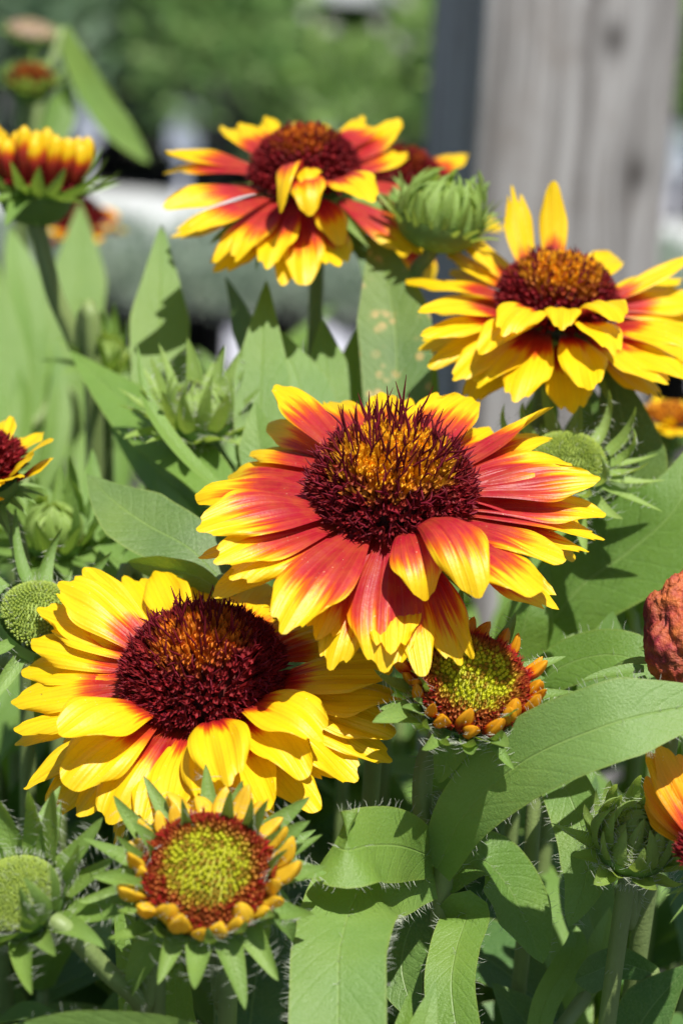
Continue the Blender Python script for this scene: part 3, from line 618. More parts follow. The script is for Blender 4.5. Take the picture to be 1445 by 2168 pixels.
# ------------------------------------------------------------------ young heads
def ray_buds(h, root, n, r0, L, W, e, mat, seed, wob=.42, hb=None):
    """rays still rolled up: grooved, pointed tubes of uneven size"""
    rng = random.Random(seed)
    for i in range(n):
        a = 6.2832 * (i + rng.uniform(-wob, wob)) / n; rd = h.radial(a); l = L * rng.uniform(.62, 1.22); ee = R(e - 26 * math.sin(a) + rng.uniform(-20, 20)); mb = MB()
        b0 = h.c + r0 * rng.uniform(.95, 1.05) * rd + .0003 * h.n; d1 = math.cos(ee) * rd + math.sin(ee) * h.n; d2 = nrm(d1 - .35 * rd + .2 * h.n + .3 * rng.uniform(-1, 1) * h.lat(a))
        C = catmull([b0, b0 + d1 * l * .5, b0 + d1 * l * .5 + d2 * l * .5], 14); uu = np.linspace(0, 1, 14); T, A, B = frames(C); ns = 18
        rr = W / 2 * rng.uniform(.75, 1.15) * (.55 + .45 * np.sin(np.clip(uu * 1.7, 0, 1) * 1.57)) * np.clip(1.004 - uu ** 2.4, .004, 1) ** .62; th = np.linspace(0, 6.2832, ns, endpoint=False); tw = rng.uniform(-1.2, 1.2); p0 = rng.uniform(0, 6)
        V = np.zeros((14, ns, 3))
        for k in range(14):
            ru = 1 + .16 * np.cos(3 * th + p0 + tw * uu[k]) - .22 * np.exp(-((((th + p0 + tw * uu[k]) % 6.2832) - 3.1) / .28) ** 2) + .05 * np.cos(7 * th + p0)
            V[k] = C[k] + rr[k] * ru[:, None] * (np.cos(th)[:, None] * A[k] + .75 * np.sin(th)[:, None] * B[k])
        uv = np.stack(np.meshgrid(uu, th / 6.2832, indexing='ij'), -1).reshape(-1, 2)
        mb.add(V.reshape(-1, 3), grid_faces(14, ns, True), uv); mb.build('ray_bud', M[mat], root)
        if hb is not None:
            for _ in range(10): k = rng.randrange(3, 13); j = rng.randrange(ns); hairs(hb, [V[k, j]], [nrm(V[k, j] - C[k])], .0004, .0009, rng)
def head_hair(h, hb, Rr, n, rng, lo=.001, hi=.0024, up=0.0):
    for _ in range(n):
        a = rng.uniform(0, 6.2832); t = rng.uniform(0, 1.2); rd = h.radial(a); p = h.c + Rr * math.cos(t) * rd - (.002 + .006 * math.sin(t)) * h.n
        hairs(hb, [p], [nrm(rd - (.5 - up) * h.n)], lo, hi, rng)

hy = Head(440, 1862, .434, 34, 1); by = base_of(hy.c, .8, .0)
t = thing('young_flower', 'young lime-yellow flower head with maroon ring and short yellow ray buds', 'flower', by, 'young and spent flowers')
hb = MB(); disc(hy, t, .0098, .0040, .0012, 620, f_young(.66), 121); calyx(hy, t, .0115, 0, .008)
ray_buds(hy, t, 27, .0104, .0078, .0040, 46, 'ray', 122, hb=hb)
add_bracts(hy, t, 15, .0130, .0050, .0098, -.001, 8, 15, 125, hb)
add_bracts_px(hy, t, [(197, 1857, 50, dict(e=10)), (238, 1850, 30, dict(e=30)), (278, 1742, 44, dict(e=50, L=.8)), (245, 1770, 34, dict(e=40)), (386, 1690, 26, dict(e=60)), (486, 1672, 30, dict(e=60)), (535, 1690, 28, dict(e=60)), (566, 1690, 30, dict(e=55)), (655, 1738, 46, dict(e=20)), (668, 1756, 30, dict(e=15)), (692, 1850, 66, dict(e=0, L=1.1)),
    (617, 1998, 62, dict(e=-20)), (560, 2010, 50, dict(e=-30)), (365, 2055, 40, dict(e=-40, b=60)), (272, 2112, 56, dict(e=-45, L=1.2)), (230, 1985, 34, dict(e=-10, b=50)), (285, 1985, 34, dict(e=-20, b=60)), (440, 1960, 40, dict(e=10, b=90, L=.7)), (515, 1950, 40, dict(e=10, b=60, L=.7)), (580, 1940, 44, dict(e=0, L=.8)), (330, 1960, 36, dict(e=0, b=80, L=.7)), (610, 1800, 36, dict(e=30)), (320, 1790, 36, dict(e=40, L=.8))], .0150, .0095, -.0025, 0, 123, hb)
head_hair(hy, hb, .0095, 240, random.Random(5)); hb.build('hair', M['hair'], t)['kind'] = 'stuff'
stem(t, [hy.c - hy.n * .006, P(455, 2010, .447), P(470, 2120, .449), P(478, 2260, .451), np.array(by)], .0016, .0018, 160, 124)

hz = Head(992, 1462, .467, 30, 9); bz = base_of(P(925, 1900, .478), .8, .0)
t = thing('young_flower', 'young lime-centred flower head with bronze ray buds, on a leafy stem beneath the largest bloom', 'flower', bz, 'young and spent flowers')
YROOT = t
hb = MB(); disc(hz, t, .0092, .0050, .001, 520, f_young(.70, (.60, .64, .03), (.24, .012, .010)), 131); calyx(hz, t, .0105, 0, .008)
ray_buds(hz, t, 24, .0098, .0072, .0034, 44, 'ray2', 132, hb=hb)
add_bracts(hz, t, 12, .0120, .0042, .0092, -.001, 8, 15, 135, hb)
add_bracts_px(hz, t, [(790, 1527, 56, dict(e=0, L=1.1)), (875, 1478, 26, dict(e=40, L=.7)), (905, 1520, 26, dict(e=30, b=80, L=.7)), (928, 1654, 52, dict(e=-45)), (1072, 1582, 56, dict(e=-25)), (1175, 1532, 50, dict(e=-5, L=1.15)), (1152, 1435, 34, dict(e=20)), (1132, 1430, 24, dict(e=30)), (1100, 1375, 30, dict(e=50)), (1000, 1560, 36, dict(e=0, b=80, L=.7)), (940, 1560, 32, dict(e=0, b=80, L=.7)), (1095, 1500, 30, dict(e=20, L=.8)), (1060, 1545, 34, dict(e=0, b=70, L=.7)), (870, 1420, 30, dict(e=40)), (850, 1500, 36, dict(e=10))], .0150, .0090, -.0025, 0, 133, hb)
head_hair(hz, hb, .0095, 220, random.Random(6)); hb.build('hair', M['hair'], t)['kind'] = 'stuff'
stem(t, [hz.c - hz.n * .006, P(908, 1590, .477), P(893, 1700, .480), P(915, 1810, .482), P(930, 1950, .486), np.array(bz)], .0019, .0020, 160, 134)

# ------------------------------------------------------------------ green buds
def bud(label, h, base, Rr, L, W, n, seed, e=25, bend=40, hair=250, path_px=None, Hh=.6, fast=False, sr=.0017, mat='bract', inner=0):
    t = thing('flower_bud', label, 'bud', base, 'green flower buds'); rng = random.Random(seed)
    disc(h, t, Rr * .92, Rr * Hh * .85, 0, 300 if fast else 800, f_green(), seed); calyx(h, t, Rr * 1.05, .0005, Rr * .8)
    hb = None if fast else MB()
    k = n // 2; add_bracts(h, t, k, L * 1.3, W * 1.05, Rr * .98, -.001, e, bend, seed + 1, hb, mat); add_bracts(h, t, n - k, L * 1.25, W * 1.1, Rr * .9, -.003, e - 32, bend - 30, seed + 2, hb, mat, a0=.2)
    if inner: add_bracts(h, t, inner, Rr * 1.25, W * 1.15, Rr * .95, .0005, 88, 72, seed + 6, hb, 'bract_pale', a0=.1); add_bracts(h, t, inner // 2, Rr * .8, W * .85, Rr * .5, Rr * Hh * .6, 92, 70, seed + 7, hb, 'bract_pale', a0=.4)
    if hb:
        head_hair(h, hb, Rr, hair, rng)
        for _ in range(hair // 2): p_, n_ = dome_pt(h, rng.random() ** .5, rng.uniform(0, 6.28), Rr * .95, Rr * Hh * .9, .001); hairs(hb, [p_], [n_], .0007, .0016, rng)
        hb.build('hair', M['hair'], t)['kind'] = 'stuff'
    pts = [h.c - h.n * Rr * .6] + [np.array(p) for p in (path_px or [])] + [np.array(base)]
    if not path_px: pts = stem_pts(h, base, Rr * .6)
    stem(t, pts, sr, .0018, 0 if fast else 90, seed + 3)
    return t
hB1 = Head(35, 1895, .435, 26, -12); bud('hairy green bud with lime dome and curling bracts, on a slanting stem', hB1, base_of(P(320, 2120, .455), .9, .0), .0082, .0125, .0050, 30, 201, 50, 30, 500, [P(130, 1960, .430), P(230, 2060, .436), P(300, 2130, .442), P(330, 2260, .45)])
hB2 = Head(95, 1315, .500, 20, 22); bud('pale green bud with ribbed side, against the golden yellow flower', hB2, base_of(hB2.c, .9, .03), .0098, .0135, .0036, 24, 211, -5, 70, 350, Hh=.7)
hB3 = Head(420, 885, .548, 10, 0); bud('closed green bud with upright spiky bracts among the upright leaves', hB3, base_of(hB3.c, .9, .0), .0074, .0105, .0046, 28, 221, 62, 14, 200, None, .95, mat='bract_pale', inner=22)
hB4 = Head(930, 460, .560, 6, 10); bud('broad flat green bud with two long side bracts, overlapping the orange-red flower', hB4, base_of(hB4.c, .9, .0), .0098, .0062, .0026, 44, 231, 84, 10, 0, None, .6, True, mat='bract_pale', inner=26)
add_bracts_px(hB4, bpy.data.objects[-1] if False else [o for o in bpy.data.objects if o.name.startswith('flower_bud') and o.type == 'EMPTY'][-1], [(832, 375, 34, dict(e=50)), (800, 410, 34, dict(e=20)), (1010, 370, 24, dict(e=60)), (1040, 385, 24, dict(e=50))], .015, .008, -.004, 20, 235)
hB5 = Head(1195, 985, .522, 18, -8); bud('lime green bud peeping out behind the scarlet petals of the largest bloom', hB5, base_of(hB5.c, .9, .0), .0090, .0105, .0036, 30, 241, 20, 70, 200, None, .8, mat='bract_pale')
hB6 = Head(1340, 1785, .474, 20, 6); bud('knobbly pale green bud on a straight stem under the half-open orange flower', hB6, base_of(P(1310, 2000, .492), .9, .0), .0072, .0085, .0044, 30, 251, 60, 70, 250, [P(1352, 1860, .480), P(1330, 1950, .482), P(1295, 2080, .484)], .95, sr=.0015, mat='bract_pale', inner=20)
hB7 = Head(115, 1135, .555, 15, 0); bud('loose leafy green bud below the small red-eyed flower', hB7, base_of(hB7.c, .9, .0), .0068, .0115, .0045, 32, 261, 60, 30, 0, None, .8, True, inner=16)
hB8 = Head(228, 760, .62, 10, 0); bud('small blurred green bud beside the stem of the tubular-petalled flower', hB8, (hB8.c[0] * .9, .66, SOIL - .006), .0050, .0105, .0034, 20, 271, 60, 10, 0, None, .8, True, inner=12)

# withered head at the side
hw = Head(1440, 1350, .470, 10, 0); bw = base_of(hw.c, .9, .02)
t = thing('withered_flower', 'withered crumpled red and rust flower head', 'flower', bw)
for k, (ox, oy, rx, ry, rz, sd) in enumerate(((10, -10, 92, 78, 118, 1.0), (18, 62, 66, 60, 62, 4.0), (60, -50, 80, 84, 80, 7.0))):
    m = MB(); nu, nv = 56, 80; V = []; c = P(1440 + ox, 1350 + oy, .470 + .003 * k)
    for i in range(nu):
        th = math.pi * i / (nu - 1)
        for j in range(nv):
            ph = 6.28318 * j / nv; d = np.array((math.sin(th) * math.cos(ph), math.sin(th) * math.sin(ph), math.cos(th)))
            q_ = Vector((d[0] * 2.6, d[1] * 2.6, d[2] * 1.1)) + Vector((0, sd, 0)); f = 1.08 + .25 * mnoise.noise(Vector(d * 1.4) + Vector((sd, 0, 0))) - .55 * (.5 - abs(mnoise.noise(q_))) ** 2 - .20 * abs(mnoise.noise(q_ * 2.7)) + .025 * mnoise.noise(Vector(d * 12) + Vector((0, 0, sd)))
            q = d * f * np.array((rx, ry, rz)) * hw.pix; V.append(c + q[0] * RIGHT + q[1] * VIEW + q[2] * UPV)
    m.add(V, grid_faces(nu, nv, True)); m.build('petal', M['wither'], t)
add_bracts(hw, t, 12, .012, .004, .006, -.008, -20, -30, 301)
stem(t, stem_pts(hw, bw, .004), .0018, .0024)

# ------------------------------------------------------------------ leaves
def leaf(root, pts, wpx, mat='leaf', roll=0, fold=.18, prof='lance', hair=0, seed=0, teeth=0.0, wave=.05, nu=30, nv=11, parent=None):
    """blade along a spine of (px, py, depth) points, base first"""
    rng = random.Random(seed * 7 + 1)
    C = catmull([P(*p) for p in pts], nu); T, _, _ = frames(C); t = np.linspace(0, 1, nu); d = np.mean([p[2] for p in pts])
    if prof == 'lance': w = np.sin(np.clip(.16 + t * .60, 0, 1) * math.pi) ** .9 * np.clip((1 - t) / .42, 0, 1) ** .72
    elif prof == 'wide': w = (.45 + .55 * np.sin(np.clip(t / .5, 0, 1) * 1.57)) * np.clip((1 - t) / .30, 0, 1) ** .65
    else: w = (.55 + .45 * np.sin(np.clip(t / .4, 0, 1) * 1.57))
    w = np.maximum(w, .012) * wpx / 2 * d / FPX; v = np.linspace(-1, 1, nv); V = np.zeros((nu, nv, 3)); UV = np.zeros((nu, nv, 2))
    ph = rng.uniform(0, 6); N0 = np.zeros((nu, 3)); L0 = np.zeros((nu, 3))
    for i in range(nu):
        lat = nrm(np.cross(T[i], C[i] - CAM)); nm = nrm(np.cross(lat, T[i])); nm = nm if np.dot(nm, VIEW) < 0 else -nm
        a = R(roll); lt = math.cos(a) * lat + math.sin(a) * nm; nn = math.cos(a) * nm - math.sin(a) * lat
        ww = w[i] * (1 + teeth * (((t[i] * 5 + .3) % 1.0) - .5) * (1 if 0.1 < t[i] < .9 else 0)); wz = wave * np.sin(t[i] * 9 + ph + (v > 0) * 1.7) * np.abs(v) ** 2
        V[i] = C[i] + (v * ww)[:, None] * lt + (ww * (fold * (np.abs(v) - .15 * v * v) + wz))[:, None] * nn
        UV[i, :, 0] = t[i]; UV[i, :, 1] = (v + 1) / 2; N0[i] = nn; L0[i] = lt
    mb = MB(); mb.add(V.reshape(-1, 3), grid_faces(nu, nv), UV.reshape(-1, 2)); o = mb.build('leaf', M[mat], root, parent)
    if hair:
        hb = MB()
        for _ in range(hair):
            i = rng.randrange(1, nu - 1); sgn = rng.choice((0, nv - 1, 0, nv - 1, 0, nv - 1, nv // 2)); f = rng.random(); p = lerp(V[i, sgn], V[min(i + 1, nu - 1), sgn], f)
            out = L0[i] * (1 if sgn == nv - 1 else -1) if sgn != nv // 2 else np.zeros(3)
            hairs(hb, [p], [nrm(out + .6 * N0[i] + .15 * T[i])], .0010, .0024, rng)
        hb.build('hair', M['hair'], root, o)['kind'] = 'stuff'
    return o
def shoot(label, leaves, base=None, group=None, r=.0016):
    """leaves: dicts for leaf(); a stem runs from the highest leaf base down to the soil"""
    bp = sorted([P(*l['pts'][0]) for l in leaves], key=lambda p: -p[2]); c = np.mean(bp, 0)
    base = np.array(base) if base is not None else np.array((c[0] * .9, min(max(c[1], .40), .68), SOIL - .006))
    t = thing('leafy_shoot', label, 'plant', base, group)
    for i, l in enumerate(leaves): l = dict(l); leaf(t, l.pop('pts'), l.pop('w'), seed=int(abs(bp[0][0]) * 1e5) + i, **l)
    pts = bp + [lerp(bp[-1], base, .5), base]
    stem(t, [pts[0]] + [p for q, p in zip(pts, pts[1:]) if np.linalg.norm(p - q) > .004], r, r * 1.0, 40, 3)
    return t

# the leaves on the stem of the young bronze head
leaf(YROOT, [(925, 1840, .478), (985, 1720, .468), (1110, 1610, .459), (1270, 1540, .452), (1400, 1505, .452), (1560, 1480, .456)], 178, 'leaf_pale', -18, .16, 'wide', 90, 1)
leaf(YROOT, [(915, 1815, .478), (850, 1792, .466), (785, 1790, .458), (735, 1800, .452), (705, 1790, .456)], 165, 'leaf', 12, .10, 'strap', 60, 2)
leaf(YROOT, [(918, 1850, .482), (850, 1850, .474), (765, 1880, .462), (722, 1990, .447), (716, 2100, .439), (716, 2300, .430)], 200, 'leaf_pale', 6, .10, 'strap', 240, 3)
leaf(YROOT, [(935, 1880, .484), (1010, 1820, .488), (1070, 1870, .490), (1110, 1950, .490), (1148, 2040, .486)], 150, 'leaf', -35, .25, 'wide', 70, 4)
leaf(YROOT, [(930, 1960, .486), (985, 1935, .480), (965, 2010, .472), (955, 2100, .466), (980, 2260, .46)], 112, 'leaf', 20, .2, 'strap', 60, 5)
leaf(YROOT, [(920, 1900, .486), (870, 1960, .488), (850, 2050, .486), (880, 2160, .480)], 120, 'leaf_dark_shade', 20, .2, 'wide', 30, 6)

shoot('leafy shoot with an arching leaf and a drooping one, near the bronze-rayed young head', [
    dict(pts=[(1130, 1700, .505), (1175, 1640, .498), (1225, 1740, .490), (1240, 1850, .486), (1203, 1962, .484)], w=112, mat='leaf_pale', roll=8, fold=.14, prof='wide', hair=110),
    dict(pts=[(1090, 1530, .512), (1160, 1430, .508), (1260, 1388, .503), (1350, 1400, .498), (1430, 1470, .494)], w=112, mat='leaf', roll=-24, fold=.12, prof='wide', hair=30),
    dict(pts=[(1250, 1480, .520), (1275, 1400, .520), (1296, 1294, .520)], w=118, mat='leaf_pale', roll=15, fold=.2, prof='lance'),
    dict(pts=[(1110, 1560, .520), (1200, 1400, .526), (1330, 1360, .530), (1420, 1385, .53)], w=90, mat='leaf_pale', roll=-30, prof='wide'),
    dict(pts=[(1050, 1560, .530), (1090, 1400, .528), (1120, 1290, .526), (1160, 1190, .53)], w=120, mat='leaf', roll=10, fold=.25)])
shoot('leafy shoot of broad dark leaves rising behind the red side of the largest bloom', [
    dict(pts=[(1345, 1330, .532), (1340, 1100, .534), (1325, 930, .538), (1283, 742, .545)], w=170, mat='leaf_olive_shade', roll=-14, fold=.22),
    dict(pts=[(1110, 1400, .535), (1220, 1250, .532), (1340, 1160, .528), (1440, 1060, .525), (1500, 900, .53)], w=240, mat='leaf', roll=-22, fold=.16),
    dict(pts=[(1180, 1350, .545), (1330, 1240, .54), (1460, 1200, .535), (1560, 1180, .53)], w=190, mat='leaf_dark_shade', roll=-40, fold=.1, prof='wide'),
    dict(pts=[(1210, 1100, .548), (1222, 950, .55), (1242, 836, .553)], w=84, mat='leaf', roll=20, fold=.25),
    dict(pts=[(1110, 1050, .556), (1140, 900, .56), (1160, 795, .565)], w=84, mat='leaf_pale', roll=-20),
    dict(pts=[(1290, 1100, .548), (1270, 930, .552), (1225, 790, .562)], w=84, mat='leaf_dark_shade', roll=-20)])
shoot('leafy shoot with a folded shade-darkened leaf pointing outward beside the golden yellow flower', [
    dict(pts=[(470, 1230, .505), (400, 1160, .508), (310, 1110, .514), (240, 1060, .520), (184, 1004, .526)], w=158, mat='leaf_olive_shade', roll=28, fold=.1),
    dict(pts=[(480, 1260, .500), (420, 1222, .502), (350, 1205, .504), (270, 1190, .507)], w=72, mat='leaf_pale', roll=-35, prof='wide'),
    dict(pts=[(250, 1330, .53), (230, 1250, .532), (210, 1165, .535)], w=84, mat='leaf', roll=10),
    dict(pts=[(360, 1240, .535), (370, 1120, .54), (325, 1010, .55)], w=96, mat='leaf_pale', roll=-10),
    dict(pts=[(330, 1270, .54), (260, 1180, .55), (205, 1080, .56), (195, 950, .57)], w=90, mat='leaf', roll=15)])
shoot('leafy shoot whose long leaf crosses below the closed spiky bud', [
    dict(pts=[(520, 1120, .526), (430, 1000, .540), (330, 910, .556), (230, 820, .572), (148, 742, .585)], w=128, mat='leaf', roll=22, fold=.12),
    dict(pts=[(470, 1040, .524), (400, 975, .530), (340, 900, .536), (305, 830, .540), (290, 726, .545)], w=42, mat='leaf_bright', roll=40, fold=.3),
    dict(pts=[(480, 1130, .545), (400, 1060, .552), (300, 960, .566), (210, 850, .58)], w=84, mat='leaf_pale', roll=-15),
    dict(pts=[(520, 1120, .555), (450, 1020, .56), (440, 900, .57)], w=110, mat='leaf_dark_shade', roll=0)])
shoot('tall upright leaf pair standing clear of the spiky bud, before the silver pot plants', [
    dict(pts=[(345, 1060, .565), (345, 900, .572), (338, 720, .582), (340, 600, .588), (342, 474, .595)], w=128, mat='leaf', roll=4, fold=.12, prof='lance', wave=.03),
    dict(pts=[(400, 1040, .58), (385, 880, .588), (380, 740, .595), (362, 580, .6)], w=66, mat='leaf_dark_shade', roll=30)])
shoot('upright leaves with a narrow dark one, standing in front of the scarlet and gold flower', [
    dict(pts=[(545, 1080, .540), (550, 920, .546), (556, 760, .553), (564, 594, .562)], w=120, mat='leaf', roll=2, fold=.14),
    dict(pts=[(690, 1060, .548), (670, 920, .552), (630, 800, .557), (588, 696, .563)], w=124, mat='leaf_pale', roll=12, fold=.14),
    dict(pts=[(545, 960, .575), (535, 760, .58), (510, 670, .583), (476, 584, .587)], w=66, mat='leaf_olive_shade', roll=-38, fold=.1),
    dict(pts=[(560, 1040, .53), (552, 960, .532), (540, 850, .536)], w=92, mat='leaf_pale', roll=-10)])
shoot('brown-spotted upright leaf with plain companions, between the two rear flowers', [
    dict(pts=[(845, 1060, .545), (840, 880, .550), (838, 720, .556), (818, 590, .562), (786, 474, .568)], w=158, mat='leaf_spot', roll=-4, fold=.16, wave=.03),
    dict(pts=[(720, 1040, .556), (700, 860, .560), (692, 770, .564), (680, 676, .57)], w=100, mat='leaf', roll=10),
    dict(pts=[(900, 1040, .565), (885, 840, .57), (870, 700, .575), (850, 575, .58)], w=96, mat='leaf', roll=25),
    dict(pts=[(760, 1040, .58), (755, 800, .585), (775, 660, .59)], w=80, mat='leaf_pale', roll=-20),
    dict(pts=[(780, 1000, .575), (790, 600, .58), (750, 500, .585), (715, 462, .59)], w=50, mat='leaf_dark_shade', roll=10)])
shoot('low leaf lying along the front of the bed below the young yellow head', [
    dict(pts=[(560, 2290, .43), (430, 2215, .428), (300, 2185, .426), (120, 2185, .424), (-80, 2215, .424)], w=98, mat='leaf_pale', roll=-28, fold=.08, prof='wide', hair=60),
    dict(pts=[(560, 2300, .45), (400, 2200, .455), (370, 2080, .46), (372, 1990, .465)], w=70, mat='leaf', roll=10),
    dict(pts=[(270, 2330, .455), (268, 2100, .458), (262, 1900, .462), (268, 1740, .466)], w=50, mat='leaf', roll=25, fold=.3)], base=(-.02, .42, SOIL - .006))
shoot('small pointed leaves sprouting at the foot of the big pale foreground leaf', [
    dict(pts=[(880, 2330, .444), (890, 2200, .446), (921, 2078, .45)], w=66, mat='leaf_pale', roll=15),
    dict(pts=[(830, 2330, .448), (850, 2200, .45), (868, 2095, .452)], w=44, mat='leaf', roll=-10),
    dict(pts=[(800, 2330, .45), (800, 2200, .45), (806, 2130, .45)], w=40, mat='leaf_pale', roll=0)], base=(.012, .42, SOIL - .006))
shoot('leafy shoot in the shade under the knobbly bud', [
    dict(pts=[(1120, 2300, .50), (1150, 2130, .50), (1215, 2010, .502), (1210, 1950, .505)], w=66, mat='leaf', roll=20),
    dict(pts=[(1380, 2060, .50), (1310, 2040, .495), (1250, 2060, .49), (1215, 2075, .488)], w=88, mat='leaf_dark_shade', roll=-30, prof='wide'),
    dict(pts=[(1230, 2120, .51), (1270, 2010, .512), (1290, 1920, .515)], w=60, mat='leaf_bright', roll=10),
    dict(pts=[(1280, 2330, .50), (1360, 2160, .498), (1460, 2040, .495)], w=130, mat='leaf_dark_shade', roll=-25),
    dict(pts=[(1180, 2330, .51), (1120, 2180, .51), (1040, 2080, .512)], w=110, mat='leaf_dark_shade', roll=25),
    dict(pts=[(1290, 2050, .52), (1240, 1900, .525), (1260, 1640, .53)], w=120, mat='leaf_dark_shade', roll=10)])

# plain shoots filling the bed: one leafy stem copied; leaves share their meshes
rng = random.Random(77)
def proto_leaf(L, W, curv, seed, mat):
    r = random.Random(seed); mb = MB(); e0 = R(r.uniform(48, 70)); nu, nv = 20, 9; u, e, x, z = path(L, e0, e0 - R(curv), 1.2, nu); v = np.linspace(-1, 1, nv)
    w = np.sin(np.clip(.10 + u * .66, 0, 1) * math.pi) ** .9 * np.clip((1 - u) / .4, 0, 1) ** .7 * W / 2 + .0003; V = np.zeros((nu, nv, 3)); UV = np.zeros((nu, nv, 2))
    for i in range(nu):
        off = w[i] * (.28 * np.abs(v) + .06 * np.sin(u[i] * 8 + (v > 0) * 2) * v * v)
        V[i] = np.stack([x[i] - math.sin(e[i]) * off, v * w[i], z[i] + math.cos(e[i]) * off], -1); UV[i, :, 0] = u[i]; UV[i, :, 1] = (v + 1) / 2
    mb.add(V.reshape(-1, 3), grid_faces(nu, nv), UV.reshape(-1, 2)); o = mb.build('leaf', M[mat]); me = o.data; bpy.data.objects.remove(o); return me
LM = [proto_leaf(.085, .018, 40, 1, 'leaf'), proto_leaf(.075, .020, 75, 2, 'leaf_pale'), proto_leaf(.095, .017, 25, 3, 'leaf'), proto_leaf(.07, .021, 60, 4, 'leaf_dark_shade'), proto_leaf(.10, .018, 30, 5, 'leaf_bright'), proto_leaf(.08, .016, 90, 6, 'leaf_dark_shade')]
def plain_shoot(x, y, h, n, group, label, sel, tilt=.25):
    t = thing('leafy_shoot', label, 'plant', (x, y, SOIL - .006), group); a = rng.uniform(0, 6.28); tx, ty = tilt * rng.uniform(-.1, .1), tilt * rng.uniform(-.1, .1)
    top = np.array((x + tx, y + ty, SOIL + h)); b = np.array((x, y, SOIL - .006)); m = MB(); C = tube(m, [b, lerp(b, top, .5) + (tx * .2, 0, 0), top], [.0022, .0014], 8, 14); m.build('stem', M['stem'], t)
    for i in range(n):
        f = .12 + .88 * (i + .5) / n; p = C[min(13, int(f * 13.9))] - b; o = bpy.data.objects.new('leaf', LM[rng.choice(sel)]); sc.collection.objects.link(o); o.parent = t
        o.location = Vector(p); s = rng.uniform(.75, 1.15) * (1.1 - .25 * f); o.scale = (s, s, s); o.rotation_euler = (R(rng.uniform(-14, 14)), R(rng.uniform(-22, 28)), a + i * 2.4 + rng.uniform(-.4, .4))
g1 = 'plain leafy shoots filling the pot'; l1 = 'plain leafy green shoot without flowers, low in the flower pot'
for i in range(76):
    x = rng.uniform(-.115, .115); y = .455 + .24 * (i + rng.random()) / 76; top = .70 - math.tan(R(24.8 if y < .5 else 20.0)) * y - rng.uniform(.0, .05)
    if y > .58: top = .70 - math.tan(R(17.5)) * y - rng.uniform(0, .04)
    plain_shoot(x, y, max(.06, top - SOIL - .05), 11, g1, l1, (0, 1, 2, 3, 3, 5) if y < .56 else (0, 1, 2, 3))  # more shade-coloured leaves towards the front, to darken the low gaps
g2 = 'tall leafy shoots in the rear pot'; l2 = 'tall leafy green shoot without flowers, in the rear pot'
for i in range(40):
    a = rng.uniform(0, 6.28); rr = .15 * math.sqrt(rng.random()); x, y = -.16 + rr * math.cos(a), .90 + rr * math.sin(a)
    top = .70 - math.tan(R(rng.uniform(12.8, 16))) * y; plain_shoot(x, y, max(.08, top - SOIL - .07), 9, g2, l2, (0, 1, 2, 4, 4))

# blurred single stems at the back left
rb = lambda px, d: (P(px, 400, d)[0], min(max(P(px, 400, d)[1], .78), 1.03), SOIL - .006)
shoot('bright upright leaf beside the dark red flower', [dict(pts=[(165, 900, .72), (160, 700, .725), (168, 560, .73), (170, 430, .735)], w=120, mat='leaf_bright', roll=0), dict(pts=[(60, 900, .70), (70, 700, .705), (40, 560, .71), (20, 480, .715)], w=80, mat='leaf_bright', roll=20)], base=(P(165, 900, .76)[0], .79, SOIL - .006))
shoot('lone pale green leaf slanting down before the far pots', [dict(pts=[(130, 60, .83), (180, 170, .835), (240, 260, .84), (316, 345, .845)], w=70, mat='leaf_bright', roll=-25, prof='wide'), dict(pts=[(60, 420, .83), (120, 260, .835), (150, 170, .84)], w=70, mat='leaf', roll=10)], base=rb(60, .84))
shoot('cluster of bright narrow leaves below the tubular-petalled flower', [
    dict(pts=[(30, 1080, .69), (20, 880, .695), (10, 720, .70), (-10, 540, .705)], w=96, mat='leaf_bright', roll=8),
    dict(pts=[(100, 1080, .70), (95, 900, .705), (70, 740, .71), (62, 600, .715)], w=84, mat='leaf_bright', roll=-14),
    dict(pts=[(60, 1080, .685), (110, 960, .69), (125, 850, .695), (118, 720, .70)], w=60, mat='leaf_pale', roll=20),
    dict(pts=[(-20, 1060, .68), (30, 960, .685), (48, 860, .69), (40, 770, .695)], w=56, mat='leaf', roll=-20),
    dict(pts=[(180, 1060, .70), (190, 960, .705), (205, 880, .71)], w=66, mat='leaf_bright', roll=10)], base=(-.088, .735, SOIL - .006))
hs = Head(65, 178, .80, 20, 4); t = thing('young_flower', 'spent blanket flower head with rusty centre and pale yellow-green rim', 'flower', rb(50, .82), 'young and spent flowers')
disc(hs, t, .0048, .0030, 0, 110, f_mature((.50, .20, .03), 0, .6), 401); calyx(hs, t, .007, 0, .006); add_bracts(hs, t, 16, .0085, .0046, .0055, -.001, 35, 10, 402, None, 'leaf_bright'); add_bracts(hs, t, 16, .0075, .0046, .0055, .0, 60, 10, 404, None, 'bract_pale')
stem(t, [hs.c - hs.n * .004, P(50, 300, .81), P(40, 420, .82), np.array(rb(50, .82))], .0018, .0022)
hp = Head(68, 68, .95, 8, 10); t = thing('young_flower', 'faded pink and cream flower head behind the spent one', 'flower', rb(60, .96), 'young and spent flowers')
_p = plain('faded_pink', (.52, .34, .30), .6, .3, .2, 300)
disc(hp, t, .0085, .0032, 0, 110, dict(f=lambda r, g: dict(L=.0016, w=.0006, cb=(.42, .30, .2), ct=lerp((.58, .42, .36), (.60, .52, .28), g.random()), flare=.8), core=(.45, .34, .26)), 411); calyx(hp, t, .0088, 0, .006); add_bracts(hp, t, 14, .008, .004, .006, -.002, 20, 0, 412)
stem(t, [hp.c - hp.n * .004, P(60, 200, .955), P(55, 420, .96), np.array(rb(60, .96))], .0018, .0022)

